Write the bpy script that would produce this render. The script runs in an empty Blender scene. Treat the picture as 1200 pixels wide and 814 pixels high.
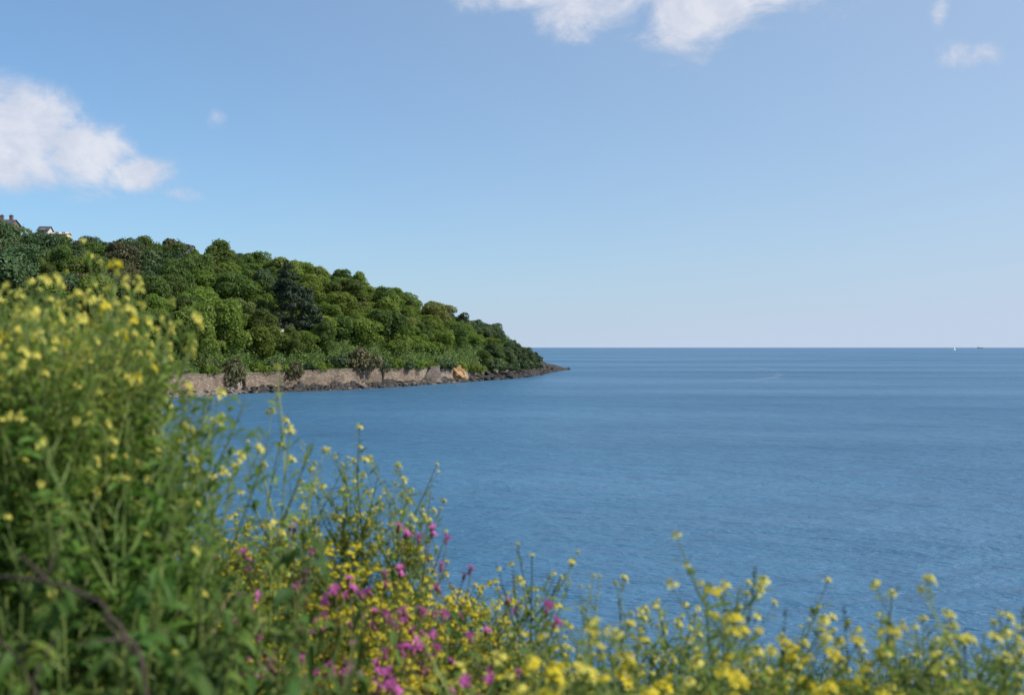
import bpy, math, random
import numpy as np
from mathutils import Vector, Matrix
R = math.radians
sc = bpy.context.scene
COL = sc.collection

# ------------------------------------------------------------------ camera, sky, sun, exposure
EYE = 12.0                 # metres above the sea
FPX = 1167.0               # focal length in photo pixels (1200 wide)
cam = bpy.data.cameras.new('camera'); camo = bpy.data.objects.new('camera', cam); COL.objects.link(camo)
camo.location = (0, 0, EYE); camo.rotation_euler = (R(90), 0, 0)
cam.sensor_width = 36; cam.lens = 35; cam.clip_start = 0.05; cam.clip_end = 200000
cam.dof.use_dof = True; cam.dof.focus_distance = 120; cam.dof.aperture_fstop = 3.8; cam.dof.aperture_blades = 7
sc.camera = camo
SUN_AZ, SUN_EL = R(104), R(44)      # clockwise from +Y (the view direction)
sd = Vector((math.sin(SUN_AZ)*math.cos(SUN_EL), math.cos(SUN_AZ)*math.cos(SUN_EL), math.sin(SUN_EL)))
sun = bpy.data.lights.new('sun', 'SUN'); sun.energy = 4.3; sun.angle = R(0.5); sun.color = (1.0, 0.945, 0.86)
suno = bpy.data.objects.new('sun', sun); COL.objects.link(suno)
suno.rotation_euler = sd.to_track_quat('Z', 'Y').to_euler(); suno.location = sd*300
sc.view_settings.view_transform = 'Standard'; sc.view_settings.look = 'None'
sc.view_settings.gamma = 1; sc.view_settings.use_curve_mapping = False
sc.view_settings.exposure = 0.32
sc.cycles.max_bounces = 8; sc.cycles.transparent_max_bounces = 8
sc.cycles.use_denoising = True

world = bpy.data.worlds.new('World'); sc.world = world; world.use_nodes = True
def build_world():
    nt = world.node_tree; N = nt.nodes; L = nt.links
    for n in list(N): N.remove(n)
    out = N.new('ShaderNodeOutputWorld'); bg = N.new('ShaderNodeBackground'); bg.inputs[1].default_value = 0.1
    sky = N.new('ShaderNodeTexSky'); sky.sky_type = 'NISHITA'; sky.sun_disc = False
    sky.sun_elevation = SUN_EL; sky.sun_rotation = SUN_AZ
    sky.altitude = 0; sky.air_density = 1.0; sky.dust_density = 0.6; sky.ozone_density = 3.0
    tc = N.new('ShaderNodeTexCoord'); sep = N.new('ShaderNodeSeparateXYZ'); L.new(tc.outputs['Generated'], sep.inputs[0])
    def m(op, a, b=None, clamp=False):
        n = N.new('ShaderNodeMath'); n.operation = op; n.use_clamp = clamp
        for i, v in enumerate((a, b)):
            if v is None: continue
            if isinstance(v, (int, float)): n.inputs[i].default_value = v
            else: L.new(v, n.inputs[i])
        return n.outputs[0]
    az = m('ARCTAN2', sep.outputs[0], sep.outputs[1]); el = m('ARCSINE', sep.outputs[2])
    comb = N.new('ShaderNodeCombineXYZ'); L.new(az, comb.inputs[0]); L.new(m('MULTIPLY', el, 1.35), comb.inputs[1])
    def noise(scale, detail, rough, dist=0.0):
        n = N.new('ShaderNodeTexNoise'); n.inputs['Scale'].default_value = scale; n.inputs['Detail'].default_value = detail
        n.inputs['Roughness'].default_value = rough; n.inputs['Distortion'].default_value = dist
        L.new(comb.outputs[0], n.inputs['Vector']); return n.outputs[0]
    n1 = noise(14, 9, 0.62, 0.4); n2 = noise(5, 3, 0.5)
    # clouds: centre and size in degrees of azimuth and elevation, density
    clouds = [(-29.5, 12.2, 3.6, 1.5, .9), (-26.0, 11.0, 2.8, 1.9, 1.15), (-23.2, 10.1, 2.5, 1.7, 1.15), (-21.0, 9.2, 1.7, 1.1, 1.0), (-28.0, 9.9, 4.6, 2.1, 1.15), (-22.5, 8.0, 3.6, .7, .5), (-27.5, 8.5, 5.5, 1.7, .5),
              (-18.3, 8.3, 2.2, .5, .42), (-16.4, 12.45, .75, .75, .55),
              (10.5, 18.6, 3.6, 2.6, 1.0), (5.0, 19.8, 5.5, 2.5, .95), (14.5, 20.2, 5.0, 2.3, .85), (0.0, 19.9, 4.0, 1.7, .75),
              (24.9, 14.9, 1.5, .7, .66), (23.3, 17.3, .5, .9, .55), (60, 16, 14, 4, .8), (-70, 20, 16, 5, .9), (150, 24, 22, 6, .9), (-140, 15, 16, 5, .8)]
    tot = None
    for (a, e, ra, re, k) in clouds:
        dx = m('DIVIDE', m('SUBTRACT', az, R(a)), R(ra)); dy = m('DIVIDE', m('SUBTRACT', el, R(e)), R(re))
        d2 = m('ADD', m('MULTIPLY', dx, dx), m('MULTIPLY', dy, dy))
        g = m('MULTIPLY', m('EXPONENT', m('MULTIPLY', d2, -0.85)), k)
        tot = g if tot is None else m('MAXIMUM', tot, g)
    v = m('ADD', tot, m('MULTIPLY', m('SUBTRACT', n1, 0.5), 1.75))
    v = m('ADD', v, m('MULTIPLY', m('SUBTRACT', n2, 0.5), 0.3))
    ramp = N.new('ShaderNodeMapRange'); ramp.interpolation_type = 'SMOOTHSTEP'; L.new(v, ramp.inputs[0])
    ramp.inputs[1].default_value = 0.24; ramp.inputs[2].default_value = 0.86; ramp.inputs[3].default_value = 0; ramp.inputs[4].default_value = 0.9
    gate = m('MULTIPLY', ramp.outputs[0], m('MULTIPLY', tot, 3.0, True))
    cc = N.new('ShaderNodeMix'); cc.data_type = 'RGBA'; cc.inputs['A'].default_value = (4.35, 4.85, 6.0, 1); cc.inputs['B'].default_value = (6.5, 6.55, 7.1, 1)
    L.new(m('MULTIPLY', ramp.outputs[0], m('ADD', m('MULTIPLY', m('SUBTRACT', noise(22, 6, .6, .3), .38), 3.2), .35, True), True), cc.inputs['Factor'])
    # thin high haze veil: pales the sky
    tint = N.new('ShaderNodeMix'); tint.data_type = 'RGBA'; tint.blend_type = 'MULTIPLY'; tint.inputs['Factor'].default_value = 1
    L.new(sky.outputs[0], tint.inputs['A']); tint.inputs['B'].default_value = (0.62, 1.0, 1.2, 1)      # deep clear blue of the day
    dot = N.new('ShaderNodeVectorMath'); dot.operation = 'DOT_PRODUCT'; L.new(tc.outputs['Generated'], dot.inputs[0]); dot.inputs[1].default_value = tuple(sd)
    toward = m('ADD', 0.31, m('MULTIPLY', dot.outputs['Value'], 0.6), True)
    veil = N.new('ShaderNodeMix'); veil.data_type = 'RGBA'; L.new(tint.outputs['Result'], veil.inputs['A']); veil.inputs['B'].default_value = (4.25, 5.1, 6.4, 1)
    L.new(m('ADD', m('MULTIPLY', m('EXPONENT', m('MULTIPLY', el, -9.0)), 0.75), toward, True), veil.inputs['Factor'])
    mix = N.new('ShaderNodeMix'); mix.data_type = 'RGBA'; L.new(gate, mix.inputs['Factor'])
    L.new(veil.outputs['Result'], mix.inputs['A']); L.new(cc.outputs['Result'], mix.inputs['B'])
    L.new(mix.outputs['Result'], bg.inputs[0]); L.new(bg.outputs[0], out.inputs[0])
build_world()

# ------------------------------------------------------------------ helpers
def tag(o, label=None, cat=None, group=None, kind=None):
    if label: o['label'] = label
    if cat: o['category'] = cat
    if group: o['group'] = group
    if kind: o['kind'] = kind
    return o
def empty(name, loc, rz=0):
    o = bpy.data.objects.new(name, None); COL.objects.link(o); o.location = loc; o.rotation_euler = (0, 0, rz)
    o.empty_display_size = 0.2; return o

class MB:
    def __init__(s): s.v = []; s.f = []; s.m = []; s.n = 0
    def add(s, verts, faces, mi=0):
        b = s.n; s.v.extend(verts); s.n += len(verts)
        for f in faces: s.f.append(tuple(i+b for i in f)); s.m.append(mi)
    def box(s, c, h, rz=0, mi=0, taper=1.0):
        cx, cy, cz = c; co, si = math.cos(rz), math.sin(rz); vs = []
        for z in (-1, 1):
            k = 1 if z < 0 else taper
            for x, y in ((-1, -1), (1, -1), (1, 1), (-1, 1)):
                X, Y = x*h[0]*k, y*h[1]*k; vs.append((cx+X*co-Y*si, cy+X*si+Y*co, cz+z*h[2]))
        s.add(vs, [(3,2,1,0),(4,5,6,7),(0,1,5,4),(1,2,6,5),(2,3,7,6),(3,0,4,7)], mi)
    def tube(s, pts, rad, sides=5, mi=0):
        pts = [Vector(p) for p in pts]; vs = []; n = len(pts)
        for i, p in enumerate(pts):
            t = (pts[min(i+1, n-1)]-pts[max(i-1, 0)])
            if t.length < 1e-9: t = Vector((0, 0, 1))
            t.normalize(); a = t.orthogonal().normalized() if abs(t.z) > .95 else t.cross(Vector((0, 0, 1))).normalized()
            b = t.cross(a)
            r = rad[i] if hasattr(rad, '__len__') else rad
            for k in range(sides):
                q = 2*math.pi*k/sides; vs.append(tuple(p+(a*math.cos(q)+b*math.sin(q))*r))
        fs = []
        for i in range(n-1):
            for k in range(sides):
                k2 = (k+1) % sides; fs.append((i*sides+k, i*sides+k2, (i+1)*sides+k2, (i+1)*sides+k))
        fs.append(tuple(range(sides))[::-1]); fs.append(tuple((n-1)*sides+k for k in range(sides)))
        s.add(vs, fs, mi)
    def leaf(s, base, d, L, W, droop=0.5, fold=0.25, seg=5, mi=0, prof=None, roll=0.0):
        base = Vector(base); d = Vector(d).normalized(); up = Vector((0, 0, 1))
        side = d.cross(up)
        if side.length < 1e-3: side = Vector((1, 0, 0))
        side.normalize(); p = base.copy(); cur = d.copy(); vs = []; fs = []
        for i in range(seg+1):
            t = i/seg
            w = (prof(t) if prof else math.sin(math.pi*min(1, t*0.93+0.07))**0.8)*W*0.5
            nrm = side.cross(cur).normalized(); sd_ = (side*math.cos(roll)+nrm*math.sin(roll))
            vs += [tuple(p-sd_*w+nrm*w*fold), tuple(p), tuple(p+sd_*w+nrm*w*fold)]
            if i < seg:
                b = 3*i; fs += [(b, b+1, b+4, b+3), (b+1, b+2, b+5, b+4)]
            cur = (cur+Vector((0, 0, -droop/seg))).normalized(); p = p+cur*(L/seg)
        s.add(vs, fs, mi)
    def build(s, name, mats, parent=None, smooth=False):
        me = bpy.data.meshes.new(name); me.from_pydata([tuple(v) for v in s.v], [], s.f)
        if not isinstance(mats, (list, tuple)): mats = [mats]
        for m_ in mats: me.materials.append(m_)
        if len(mats) > 1: me.polygons.foreach_set('material_index', s.m)
        if smooth: me.polygons.foreach_set('use_smooth', [True]*len(me.polygons))
        me.update()
        o = bpy.data.objects.new(name, me); COL.objects.link(o); o.parent = parent
        return o

def quads_mesh(name, P, mat, parent=None):
    """P: (n,4,3) array of separate quads"""
    n = len(P); me = bpy.data.meshes.new(name)
    me.vertices.add(n*4); me.vertices.foreach_set('co', P.reshape(-1).astype(np.float32))
    me.loops.add(n*4); me.loops.foreach_set('vertex_index', np.arange(n*4, dtype=np.int32))
    me.polygons.add(n); me.polygons.foreach_set('loop_start', np.arange(n, dtype=np.int32)*4)
    me.polygons.foreach_set('loop_total', np.full(n, 4, dtype=np.int32))
    me.update(calc_edges=True); me.validate(); me.materials.append(mat)
    o = bpy.data.objects.new(name, me); COL.objects.link(o); o.parent = parent; return o
def copy_tree(o, parent=None):
    c = o.copy(); COL.objects.link(c)
    if parent is not None: c.parent = parent
    for ch in o.children: copy_tree(ch, c)
    return c

# ------------------------------------------------------------------ materials
def newmat(name):
    m = bpy.data.materials.new(name); m.use_nodes = True; nt = m.node_tree
    for n in list(nt.nodes): nt.nodes.remove(n)
    return m, nt, nt.nodes, nt.links
def bsdf(N, **kw):
    b = N.new('ShaderNodeBsdfPrincipled')
    for k, v in kw.items(): b.inputs[k.replace('_', ' ')].default_value = v
    return b
def c4(c): return (c[0], c[1], c[2], 1)
def leafmat(name, a, b, transl=0.35, rough=0.55, objvar=0.3, spec=0.3):
    m, nt, N, L = newmat(name)
    g = N.new('ShaderNodeNewGeometry'); mx = N.new('ShaderNodeMix'); mx.data_type = 'RGBA'
    mx.inputs['A'].default_value = c4(a); mx.inputs['B'].default_value = c4(b); L.new(g.outputs['Random Per Island'], mx.inputs['Factor'])
    oi = N.new('ShaderNodeObjectInfo'); mr = N.new('ShaderNodeMapRange'); L.new(oi.outputs['Random'], mr.inputs[0])
    mr.inputs[3].default_value = 1-objvar; mr.inputs[4].default_value = 1+objvar
    hsv = N.new('ShaderNodeHueSaturation'); L.new(mx.outputs['Result'], hsv.inputs['Color']); L.new(mr.outputs[0], hsv.inputs['Value'])
    mh = N.new('ShaderNodeMath'); mh.operation = 'MULTIPLY'; L.new(oi.outputs['Random'], mh.inputs[0]); mh.inputs[1].default_value = 7.3
    fr = N.new('ShaderNodeMath'); fr.operation = 'FRACT'; L.new(mh.outputs[0], fr.inputs[0])
    mr2 = N.new('ShaderNodeMapRange'); L.new(fr.outputs[0], mr2.inputs[0]); mr2.inputs[3].default_value = 0.5-objvar*0.07; mr2.inputs[4].default_value = 0.5+objvar*0.07
    L.new(mr2.outputs[0], hsv.inputs['Hue'])
    p = bsdf(N, Roughness=rough); p.inputs['Specular IOR Level'].default_value = spec; L.new(hsv.outputs[0], p.inputs['Base Color'])
    o = N.new('ShaderNodeOutputMaterial')
    t = N.new('ShaderNodeBsdfTranslucent'); L.new(hsv.outputs[0], t.inputs[0])
    ms = N.new('ShaderNodeMixShader'); ms.inputs[0].default_value = transl
    L.new(p.outputs[0], ms.inputs[1]); L.new(t.outputs[0], ms.inputs[2]); L.new(ms.outputs[0], o.inputs[0])
    return m
def noisemat(name, cols, scale=1.0, rough=0.9, bump=0.0, bscale=None, coord='Object', detail=6, bdist=0.1, stretch=None):
    m, nt, N, L = newmat(name); tc = N.new('ShaderNodeTexCoord'); src = tc.outputs[coord]
    if stretch:
        mp = N.new('ShaderNodeMapping'); mp.inputs['Scale'].default_value = stretch; L.new(src, mp.inputs[0]); src = mp.outputs[0]
    n = N.new('ShaderNodeTexNoise'); n.inputs['Scale'].default_value = scale; n.inputs['Detail'].default_value = detail; n.inputs['Roughness'].default_value = 0.65
    L.new(src, n.inputs['Vector']); r = N.new('ShaderNodeValToRGB'); L.new(n.outputs[0], r.inputs[0])
    el = r.color_ramp.elements; k = len(cols)
    el[0].position = 0.3; el[0].color = c4(cols[0]); el[1].position = 0.7; el[1].color = c4(cols[-1])
    for i in range(1, k-1): e = el.new(0.3+0.4*i/(k-1)); e.color = c4(cols[i])
    p = bsdf(N, Roughness=rough); p.inputs['Specular IOR Level'].default_value = 0.25; L.new(r.outputs[0], p.inputs['Base Color'])
    if bump:
        n2 = N.new('ShaderNodeTexNoise'); n2.inputs['Scale'].default_value = bscale or scale*3; n2.inputs['Detail'].default_value = 8
        L.new(src, n2.inputs['Vector']); bp = N.new('ShaderNodeBump'); bp.inputs['Strength'].default_value = bump; bp.inputs['Distance'].default_value = bdist
        L.new(n2.outputs[0], bp.inputs['Height']); L.new(bp.outputs[0], p.inputs['Normal'])
    o = N.new('ShaderNodeOutputMaterial'); L.new(p.outputs[0], o.inputs[0]); return m
def plain(name, col, rough=0.7, transl=0.0):
    m, nt, N, L = newmat(name); p = bsdf(N, Roughness=rough, Base_Color=c4(col)); o = N.new('ShaderNodeOutputMaterial')
    n = N.new('ShaderNodeTexNoise'); n.inputs['Scale'].default_value = 9; tc = N.new('ShaderNodeTexCoord'); L.new(tc.outputs['Object'], n.inputs['Vector'])
    mx = N.new('ShaderNodeMix'); mx.data_type = 'RGBA'; mx.inputs['A'].default_value = c4([c*0.8 for c in col]); mx.inputs['B'].default_value = c4([min(1, c*1.12) for c in col])
    L.new(n.outputs[0], mx.inputs['Factor']); L.new(mx.outputs['Result'], p.inputs['Base Color'])
    if transl:
        t = N.new('ShaderNodeBsdfTranslucent'); L.new(mx.outputs['Result'], t.inputs[0]); ms = N.new('ShaderNodeMixShader'); ms.inputs[0].default_value = transl
        L.new(p.outputs[0], ms.inputs[1]); L.new(t.outputs[0], ms.inputs[2]); L.new(ms.outputs[0], o.inputs[0])
    else: L.new(p.outputs[0], o.inputs[0])
    return m

def water_mat():
    m, nt, N, L = newmat('sea_water'); tc = N.new('ShaderNodeTexCoord')
    def noise(scale, detail, rough, st=(1, 1, 1), rot=0):
        mp = N.new('ShaderNodeMapping'); mp.inputs['Scale'].default_value = st; mp.inputs['Rotation'].default_value = (0, 0, rot)
        L.new(tc.outputs['Object'], mp.inputs[0])
        n = N.new('ShaderNodeTexNoise'); n.inputs['Scale'].default_value = scale; n.inputs['Detail'].default_value = detail
        n.inputs['Roughness'].default_value = rough; L.new(mp.outputs[0], n.inputs['Vector']); return n.outputs[0]
    def bump(h, strength, dist, prev=None):
        b = N.new('ShaderNodeBump'); b.inputs['Strength'].default_value = strength; b.inputs['Distance'].default_value = dist
        L.new(h, b.inputs['Height'])
        if prev: L.new(prev, b.inputs['Normal'])
        return b.outputs[0]
    b1 = bump(noise(0.10, 2, 0.5, (0.45, 1, 1), R(12)), 1.0, 1.7)
    b2 = bump(noise(0.55, 3, 0.55, (0.45, 1, 1), R(-8)), 1.0, .95, b1)
    b3 = bump(noise(2.6, 4, 0.6, (0.55, 1, 1), R(6)), 1.0, 0.25, b2)
    p = bsdf(N, Roughness=0.12, IOR=1.333); L.new(b3, p.inputs['Normal'])
    patch = noise(0.008, 4, 0.55, (0.28, 1, 1), R(5))
    mr = N.new('ShaderNodeMapRange'); L.new(patch, mr.inputs[0]); mr.inputs[1].default_value = 0.35; mr.inputs[2].default_value = 0.7
    mr.inputs[3].default_value = 0.28; mr.inputs[4].default_value = 0.48; L.new(mr.outputs[0], p.inputs['Roughness'])
    mx = N.new('ShaderNodeMix'); mx.data_type = 'RGBA'; mx.inputs['A'].default_value = (0.020, 0.092, 0.178, 1); mx.inputs['B'].default_value = (0.058, 0.158, 0.270, 1)
    mrc = N.new('ShaderNodeMapRange'); L.new(noise(0.016, 6, 0.62, (0.3, 1, 1), R(-7)), mrc.inputs[0]); mrc.inputs[1].default_value = .3; mrc.inputs[2].default_value = .7; L.new(mrc.outputs[0], mx.inputs['Factor']); L.new(mx.outputs['Result'], p.inputs['Base Color'])
    o = N.new('ShaderNodeOutputMaterial'); L.new(p.outputs[0], o.inputs[0]); return m

def masonry(name, a, b, mortar, bw=0.7, bh=0.32):
    m, nt, N, L = newmat(name); tc = N.new('ShaderNodeTexCoord')
    v = N.new('ShaderNodeTexVoronoi'); v.inputs['Scale'].default_value = 1.5; mp = N.new('ShaderNodeMapping'); mp.inputs['Scale'].default_value = (0.8, 0.8, 1.7)
    L.new(tc.outputs['Object'], mp.inputs[0]); L.new(mp.outputs[0], v.inputs['Vector'])
    v2 = N.new('ShaderNodeTexVoronoi'); v2.feature = 'DISTANCE_TO_EDGE'; v2.inputs['Scale'].default_value = 1.5; L.new(mp.outputs[0], v2.inputs['Vector'])
    sp = N.new('ShaderNodeSeparateColor'); L.new(v.outputs['Color'], sp.inputs[0])
    mx = N.new('ShaderNodeMix'); mx.data_type = 'RGBA'; mx.inputs['A'].default_value = c4(a); mx.inputs['B'].default_value = c4(b); L.new(sp.outputs[0], mx.inputs['Factor'])
    n = N.new('ShaderNodeTexNoise'); n.inputs['Scale'].default_value = 0.25; n.inputs['Detail'].default_value = 5; L.new(tc.outputs['Object'], n.inputs['Vector'])
    mr = N.new('ShaderNodeMapRange'); L.new(n.outputs[0], mr.inputs[0]); mr.inputs[1].default_value = .3; mr.inputs[2].default_value = .7; mr.inputs[3].default_value = 0.55; mr.inputs[4].default_value = 1.2
    hs = N.new('ShaderNodeHueSaturation'); L.new(mx.outputs['Result'], hs.inputs['Color']); L.new(mr.outputs[0], hs.inputs['Value'])
    cl = N.new('ShaderNodeMapRange'); L.new(v2.outputs[0], cl.inputs[0]); cl.inputs[2].default_value = 0.08
    m2 = N.new('ShaderNodeMix'); m2.data_type = 'RGBA'; m2.inputs['A'].default_value = c4(mortar); L.new(hs.outputs[0], m2.inputs['B']); L.new(cl.outputs[0], m2.inputs['Factor'])
    bp = N.new('ShaderNodeBump'); bp.inputs['Strength'].default_value = 0.8; bp.inputs['Distance'].default_value = 0.12; L.new(cl.outputs[0], bp.inputs['Height'])
    p = bsdf(N, Roughness=0.9); L.new(m2.outputs['Result'], p.inputs['Base Color']); L.new(bp.outputs[0], p.inputs['Normal'])
    o = N.new('ShaderNodeOutputMaterial'); L.new(p.outputs[0], o.inputs[0]); return m

M = {}
M['water'] = water_mat()
M['hill'] = noisemat('hillside', [(0.035, 0.05, 0.015), (0.05, 0.085, 0.02), (0.075, 0.07, 0.035)], 0.12, 0.95, 0.8, 0.9, bdist=0.6)
M['bank'] = noisemat('bank_soil', [(0.03, 0.045, 0.015), (0.05, 0.05, 0.025), (0.08, 0.065, 0.04)], 2.2, 0.95, 0.8, 9, bdist=0.05)
M['rock'] = noisemat('dark_shore_rock', [(0.018, 0.017, 0.018), (0.04, 0.037, 0.035), (0.095, 0.08, 0.065)], 0.55, 0.85, 0.8, 2.5, bdist=0.25)
M['rock_pale'] = noisemat('pale_shore_rock', [(0.09, 0.078, 0.07), (0.17, 0.145, 0.125), (0.29, 0.25, 0.215)], 0.8, 0.9, 0.8, 3, bdist=0.2)
M['cliff'] = noisemat('orange_cliff', [(0.16, 0.10, 0.06), (0.36, 0.22, 0.11), (0.46, 0.34, 0.2)], 0.5, 0.95, 0.9, 2, bdist=0.35)
M['stone'] = masonry('stone_wall', (0.17, 0.125, 0.09), (0.31, 0.245, 0.185), (0.10, 0.08, 0.065))
M['stone2'] = masonry('grey_wall', (0.15, 0.12, 0.10), (0.25, 0.20, 0.17), (0.1, 0.085, 0.075))
M['coping'] = noisemat('coping_stone', [(0.16, 0.135, 0.11), (0.28, 0.235, 0.19)], 1.2, 0.9, 0.4, 4)
M['bark'] = noisemat('bark', [(0.05, 0.038, 0.028), (0.11, 0.085, 0.065)], 3, 0.95, 0.6, 12)
LM = {'bright': leafmat('leaves_bright', (0.12, 0.185, 0.026), (0.185, 0.26, 0.042), transl=.5, objvar=.2),
      'mid': leafmat('leaves_mid', (0.08, 0.13, 0.026), (0.125, 0.185, 0.038), transl=.5, objvar=.22),
      'dark': leafmat('leaves_dark', (0.042, 0.076, 0.028), (0.074, 0.118, 0.04), 0.2),
      'pine': leafmat('needles_pine', (0.020, 0.038, 0.020), (0.038, 0.06, 0.028), 0.1, objvar=.12),
      'brown': leafmat('leaves_brown', (0.08, 0.085, 0.036), (0.125, 0.12, 0.052), 0.25),
      'yellow': leafmat('leaves_yellow', (0.15, 0.20, 0.045), (0.23, 0.26, 0.07), 0.35),
      'rust': leafmat('leaves_rust', (0.17, 0.12, 0.05), (0.24, 0.15, 0.06), 0.3)}

# ------------------------------------------------------------------ headland lie of the land
def interp(tab, x):
    if x <= tab[0][0]: return tab[0][1]
    for (a, va), (b, vb) in zip(tab, tab[1:]):
        if x <= b: return va+(vb-va)*(x-a)/(b-a)
    return tab[-1][1]
SHORE = [(-700, 95), (-400, 130), (0, 192), (170, 230), (230, 243), (300, 264), (400, 281), (470, 304), (545, 344), (600, 385), (630, 425), (645, 470), (668, 540)]
BEACH = [(-700, 8), (170, 9), (300, 7), (400, 9), (470, 10), (520, 9), (560, 9), (600, 12), (630, 16), (645, 14), (668, 3)]      # width of shore up to the wall
WTOP = [(-700, 5.5), (170, 5.2), (300, 5.0), (400, 5.6), (470, 5.4), (520, 5.2), (545, 3.4), (560, 3.0), (600, 3.2), (630, 3.2), (640, 1.8), (650, .9), (660, .4), (668, 0.2)]
DEPTH = [(-700, 150), (0, 125), (200, 115), (300, 108), (400, 92), (450, 80), (500, 66), (550, 48), (590, 26), (615, 13), (632, 6), (645, 4), (668, 2)]
SKYL = [(-700, 250), (-200, 262), (0, 270), (50, 273), (100, 277), (150, 280), (200, 286), (250, 290), (300, 297), (350, 303), (400, 316), (450, 331), (500, 348), (550, 366), (580, 379), (600, 391), (615, 402), (628, 411), (640, 424), (668, 433)]
TREEH = [(-700, 10), (400, 10), (500, 8.8), (560, 7.2), (600, 5.4), (625, 2.5), (636, 1.2), (645, 0), (668, 0)]
def px2u(px): return (px-600)/FPX
def col_data(px):
    ys = interp(SHORE, px); yw = ys+interp(BEACH, px); yr = yw+interp(DEPTH, px); zw = interp(WTOP, px)
    zr = EYE+(407-interp(SKYL, px))/FPX*yr-interp(TREEH, px); zr = max(zr, zw)
    return ys, yw, yr, zw, zr
def hill_z(u, Y):
    px = 600+u*FPX; ys, yw, yr, zw, zr = col_data(px)
    if Y < yw: return (Y-ys)/(yw-ys)*1.2
    t = (Y-yw)/(yr-yw)
    if t <= 1: return zw+(zr-zw)*math.sin(t*math.pi/2)**0.92
    d = Y-yr; D = 60+zr*3
    return zr*max(0, 1-(d/D)**1.6)-(3 if d > D else 0)
def proj(x, y, z): return 600+x/y*FPX, 407-(z-EYE)/y*FPX

def build_headland():
    mb = MB(); cols = []
    pxs = list(np.arange(-700, 660, 9.0))+[664, 668]
    rnd = random.Random(4)
    for px in pxs:
        u = px2u(px); ys, yw, yr, zw, zr = col_data(px); c = [(u*(ys-25), ys-25, -4.0), (u*ys, ys, -0.05), (u*(ys+(yw-ys)*.5), ys+(yw-ys)*.5, 0.6), (u*yw, yw, 1.2), (u*(yw+0.6), yw+0.6, zw-0.15)]
        for k in range(1, 15):
            Y = yw+0.6+(yr-yw-0.6)*k/14; c.append((u*Y, Y, hill_z(u, Y)-0.2+rnd.uniform(-.3, .3)))
        for k in range(1, 9):
            Y = yr+(62+zr*3)*k/8; c.append((u*Y, Y, hill_z(u, Y)-0.3))
        cols.append(c)
    n = len(cols[0]); vs = [p for c in cols for p in c]; fs = []
    for i in range(len(cols)-1):
        for k in range(n-1): fs.append((i*n+k, (i+1)*n+k, (i+1)*n+k+1, i*n+k+1))
    mb.add(vs, fs)
    # material: foreshore rows use rock
    for idx in range(len(mb.f)):
        mb.m[idx] = 2 if pxs[idx//(n-1)] > 628 else 1 if (idx % (n-1)) < 4 else 0
    o = mb.build('hill', [M['hill'], M['rock_pale'], M['rock']], smooth=True); tag(o, 'steep wooded headland sloping down to the rocky point', None, None, 'structure')
build_headland()

# sea: one sheet to the horizon, finer near
def build_sea():
    mb = MB(); radii = [0.5, 30, 60, 120, 250, 500, 1000, 2500, 6000, 15000, 40000, 90000]; K = 48; vs = [(0, 0, 0)]; fs = []
    for r in radii:
        for k in range(K): a = 2*math.pi*k/K; vs.append((r*math.cos(a), r*math.sin(a), 0))
    for k in range(K): fs.append((0, 1+k, 1+(k+1) % K))
    for i in range(len(radii)-1):
        for k in range(K): a, b = 1+i*K+k, 1+i*K+(k+1) % K; fs.append((a, a+K, b+K, b))
    mb.add(vs, fs); o = mb.build('sea', M['water'], smooth=True); tag(o, 'calm blue sea rippling out to the horizon', None, None, 'structure')
build_sea()

# ------------------------------------------------------------------ near bank (cliff top under the flowers)
def S(t): t = max(0, min(1, t)); return t*t*(3-2*t)
def gz(x, y):
    g = 1.5-0.45*S((-0.25-x)/0.9)
    edge = 4.3-0.5*S((x+.2)/1.5)+0.25*math.sin(x*1.3)
    if y > edge: g += (y-edge)*1.5+0.12*(y-edge)**1.3
    g += 0.05*math.sin(x*3.1+y*1.7)+0.03*math.sin(y*6+x*2)
    return max(EYE-g, -1.5)
def build_bank():
    mb = MB(); xs = np.concatenate([np.linspace(-60, -5, 24), np.linspace(-4.6, 4.6, 60), np.linspace(5, 60, 24)])
    ys = np.concatenate([np.linspace(-12, 0, 10), np.linspace(0.25, 6, 40), np.linspace(6.5, 14, 16)]); n = len(ys); vs = [(x, y, gz(x, y)) for x in xs for y in ys]
    fs = [(i*n+k, (i+1)*n+k, (i+1)*n+k+1, i*n+k+1) for i in range(len(xs)-1) for k in range(n-1)]
    mb.add(vs, fs); o = mb.build('ground', M['bank'], smooth=True); tag(o, 'earthy cliff top bank beneath the wild flowers', None, None, 'structure')
build_bank()

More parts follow.
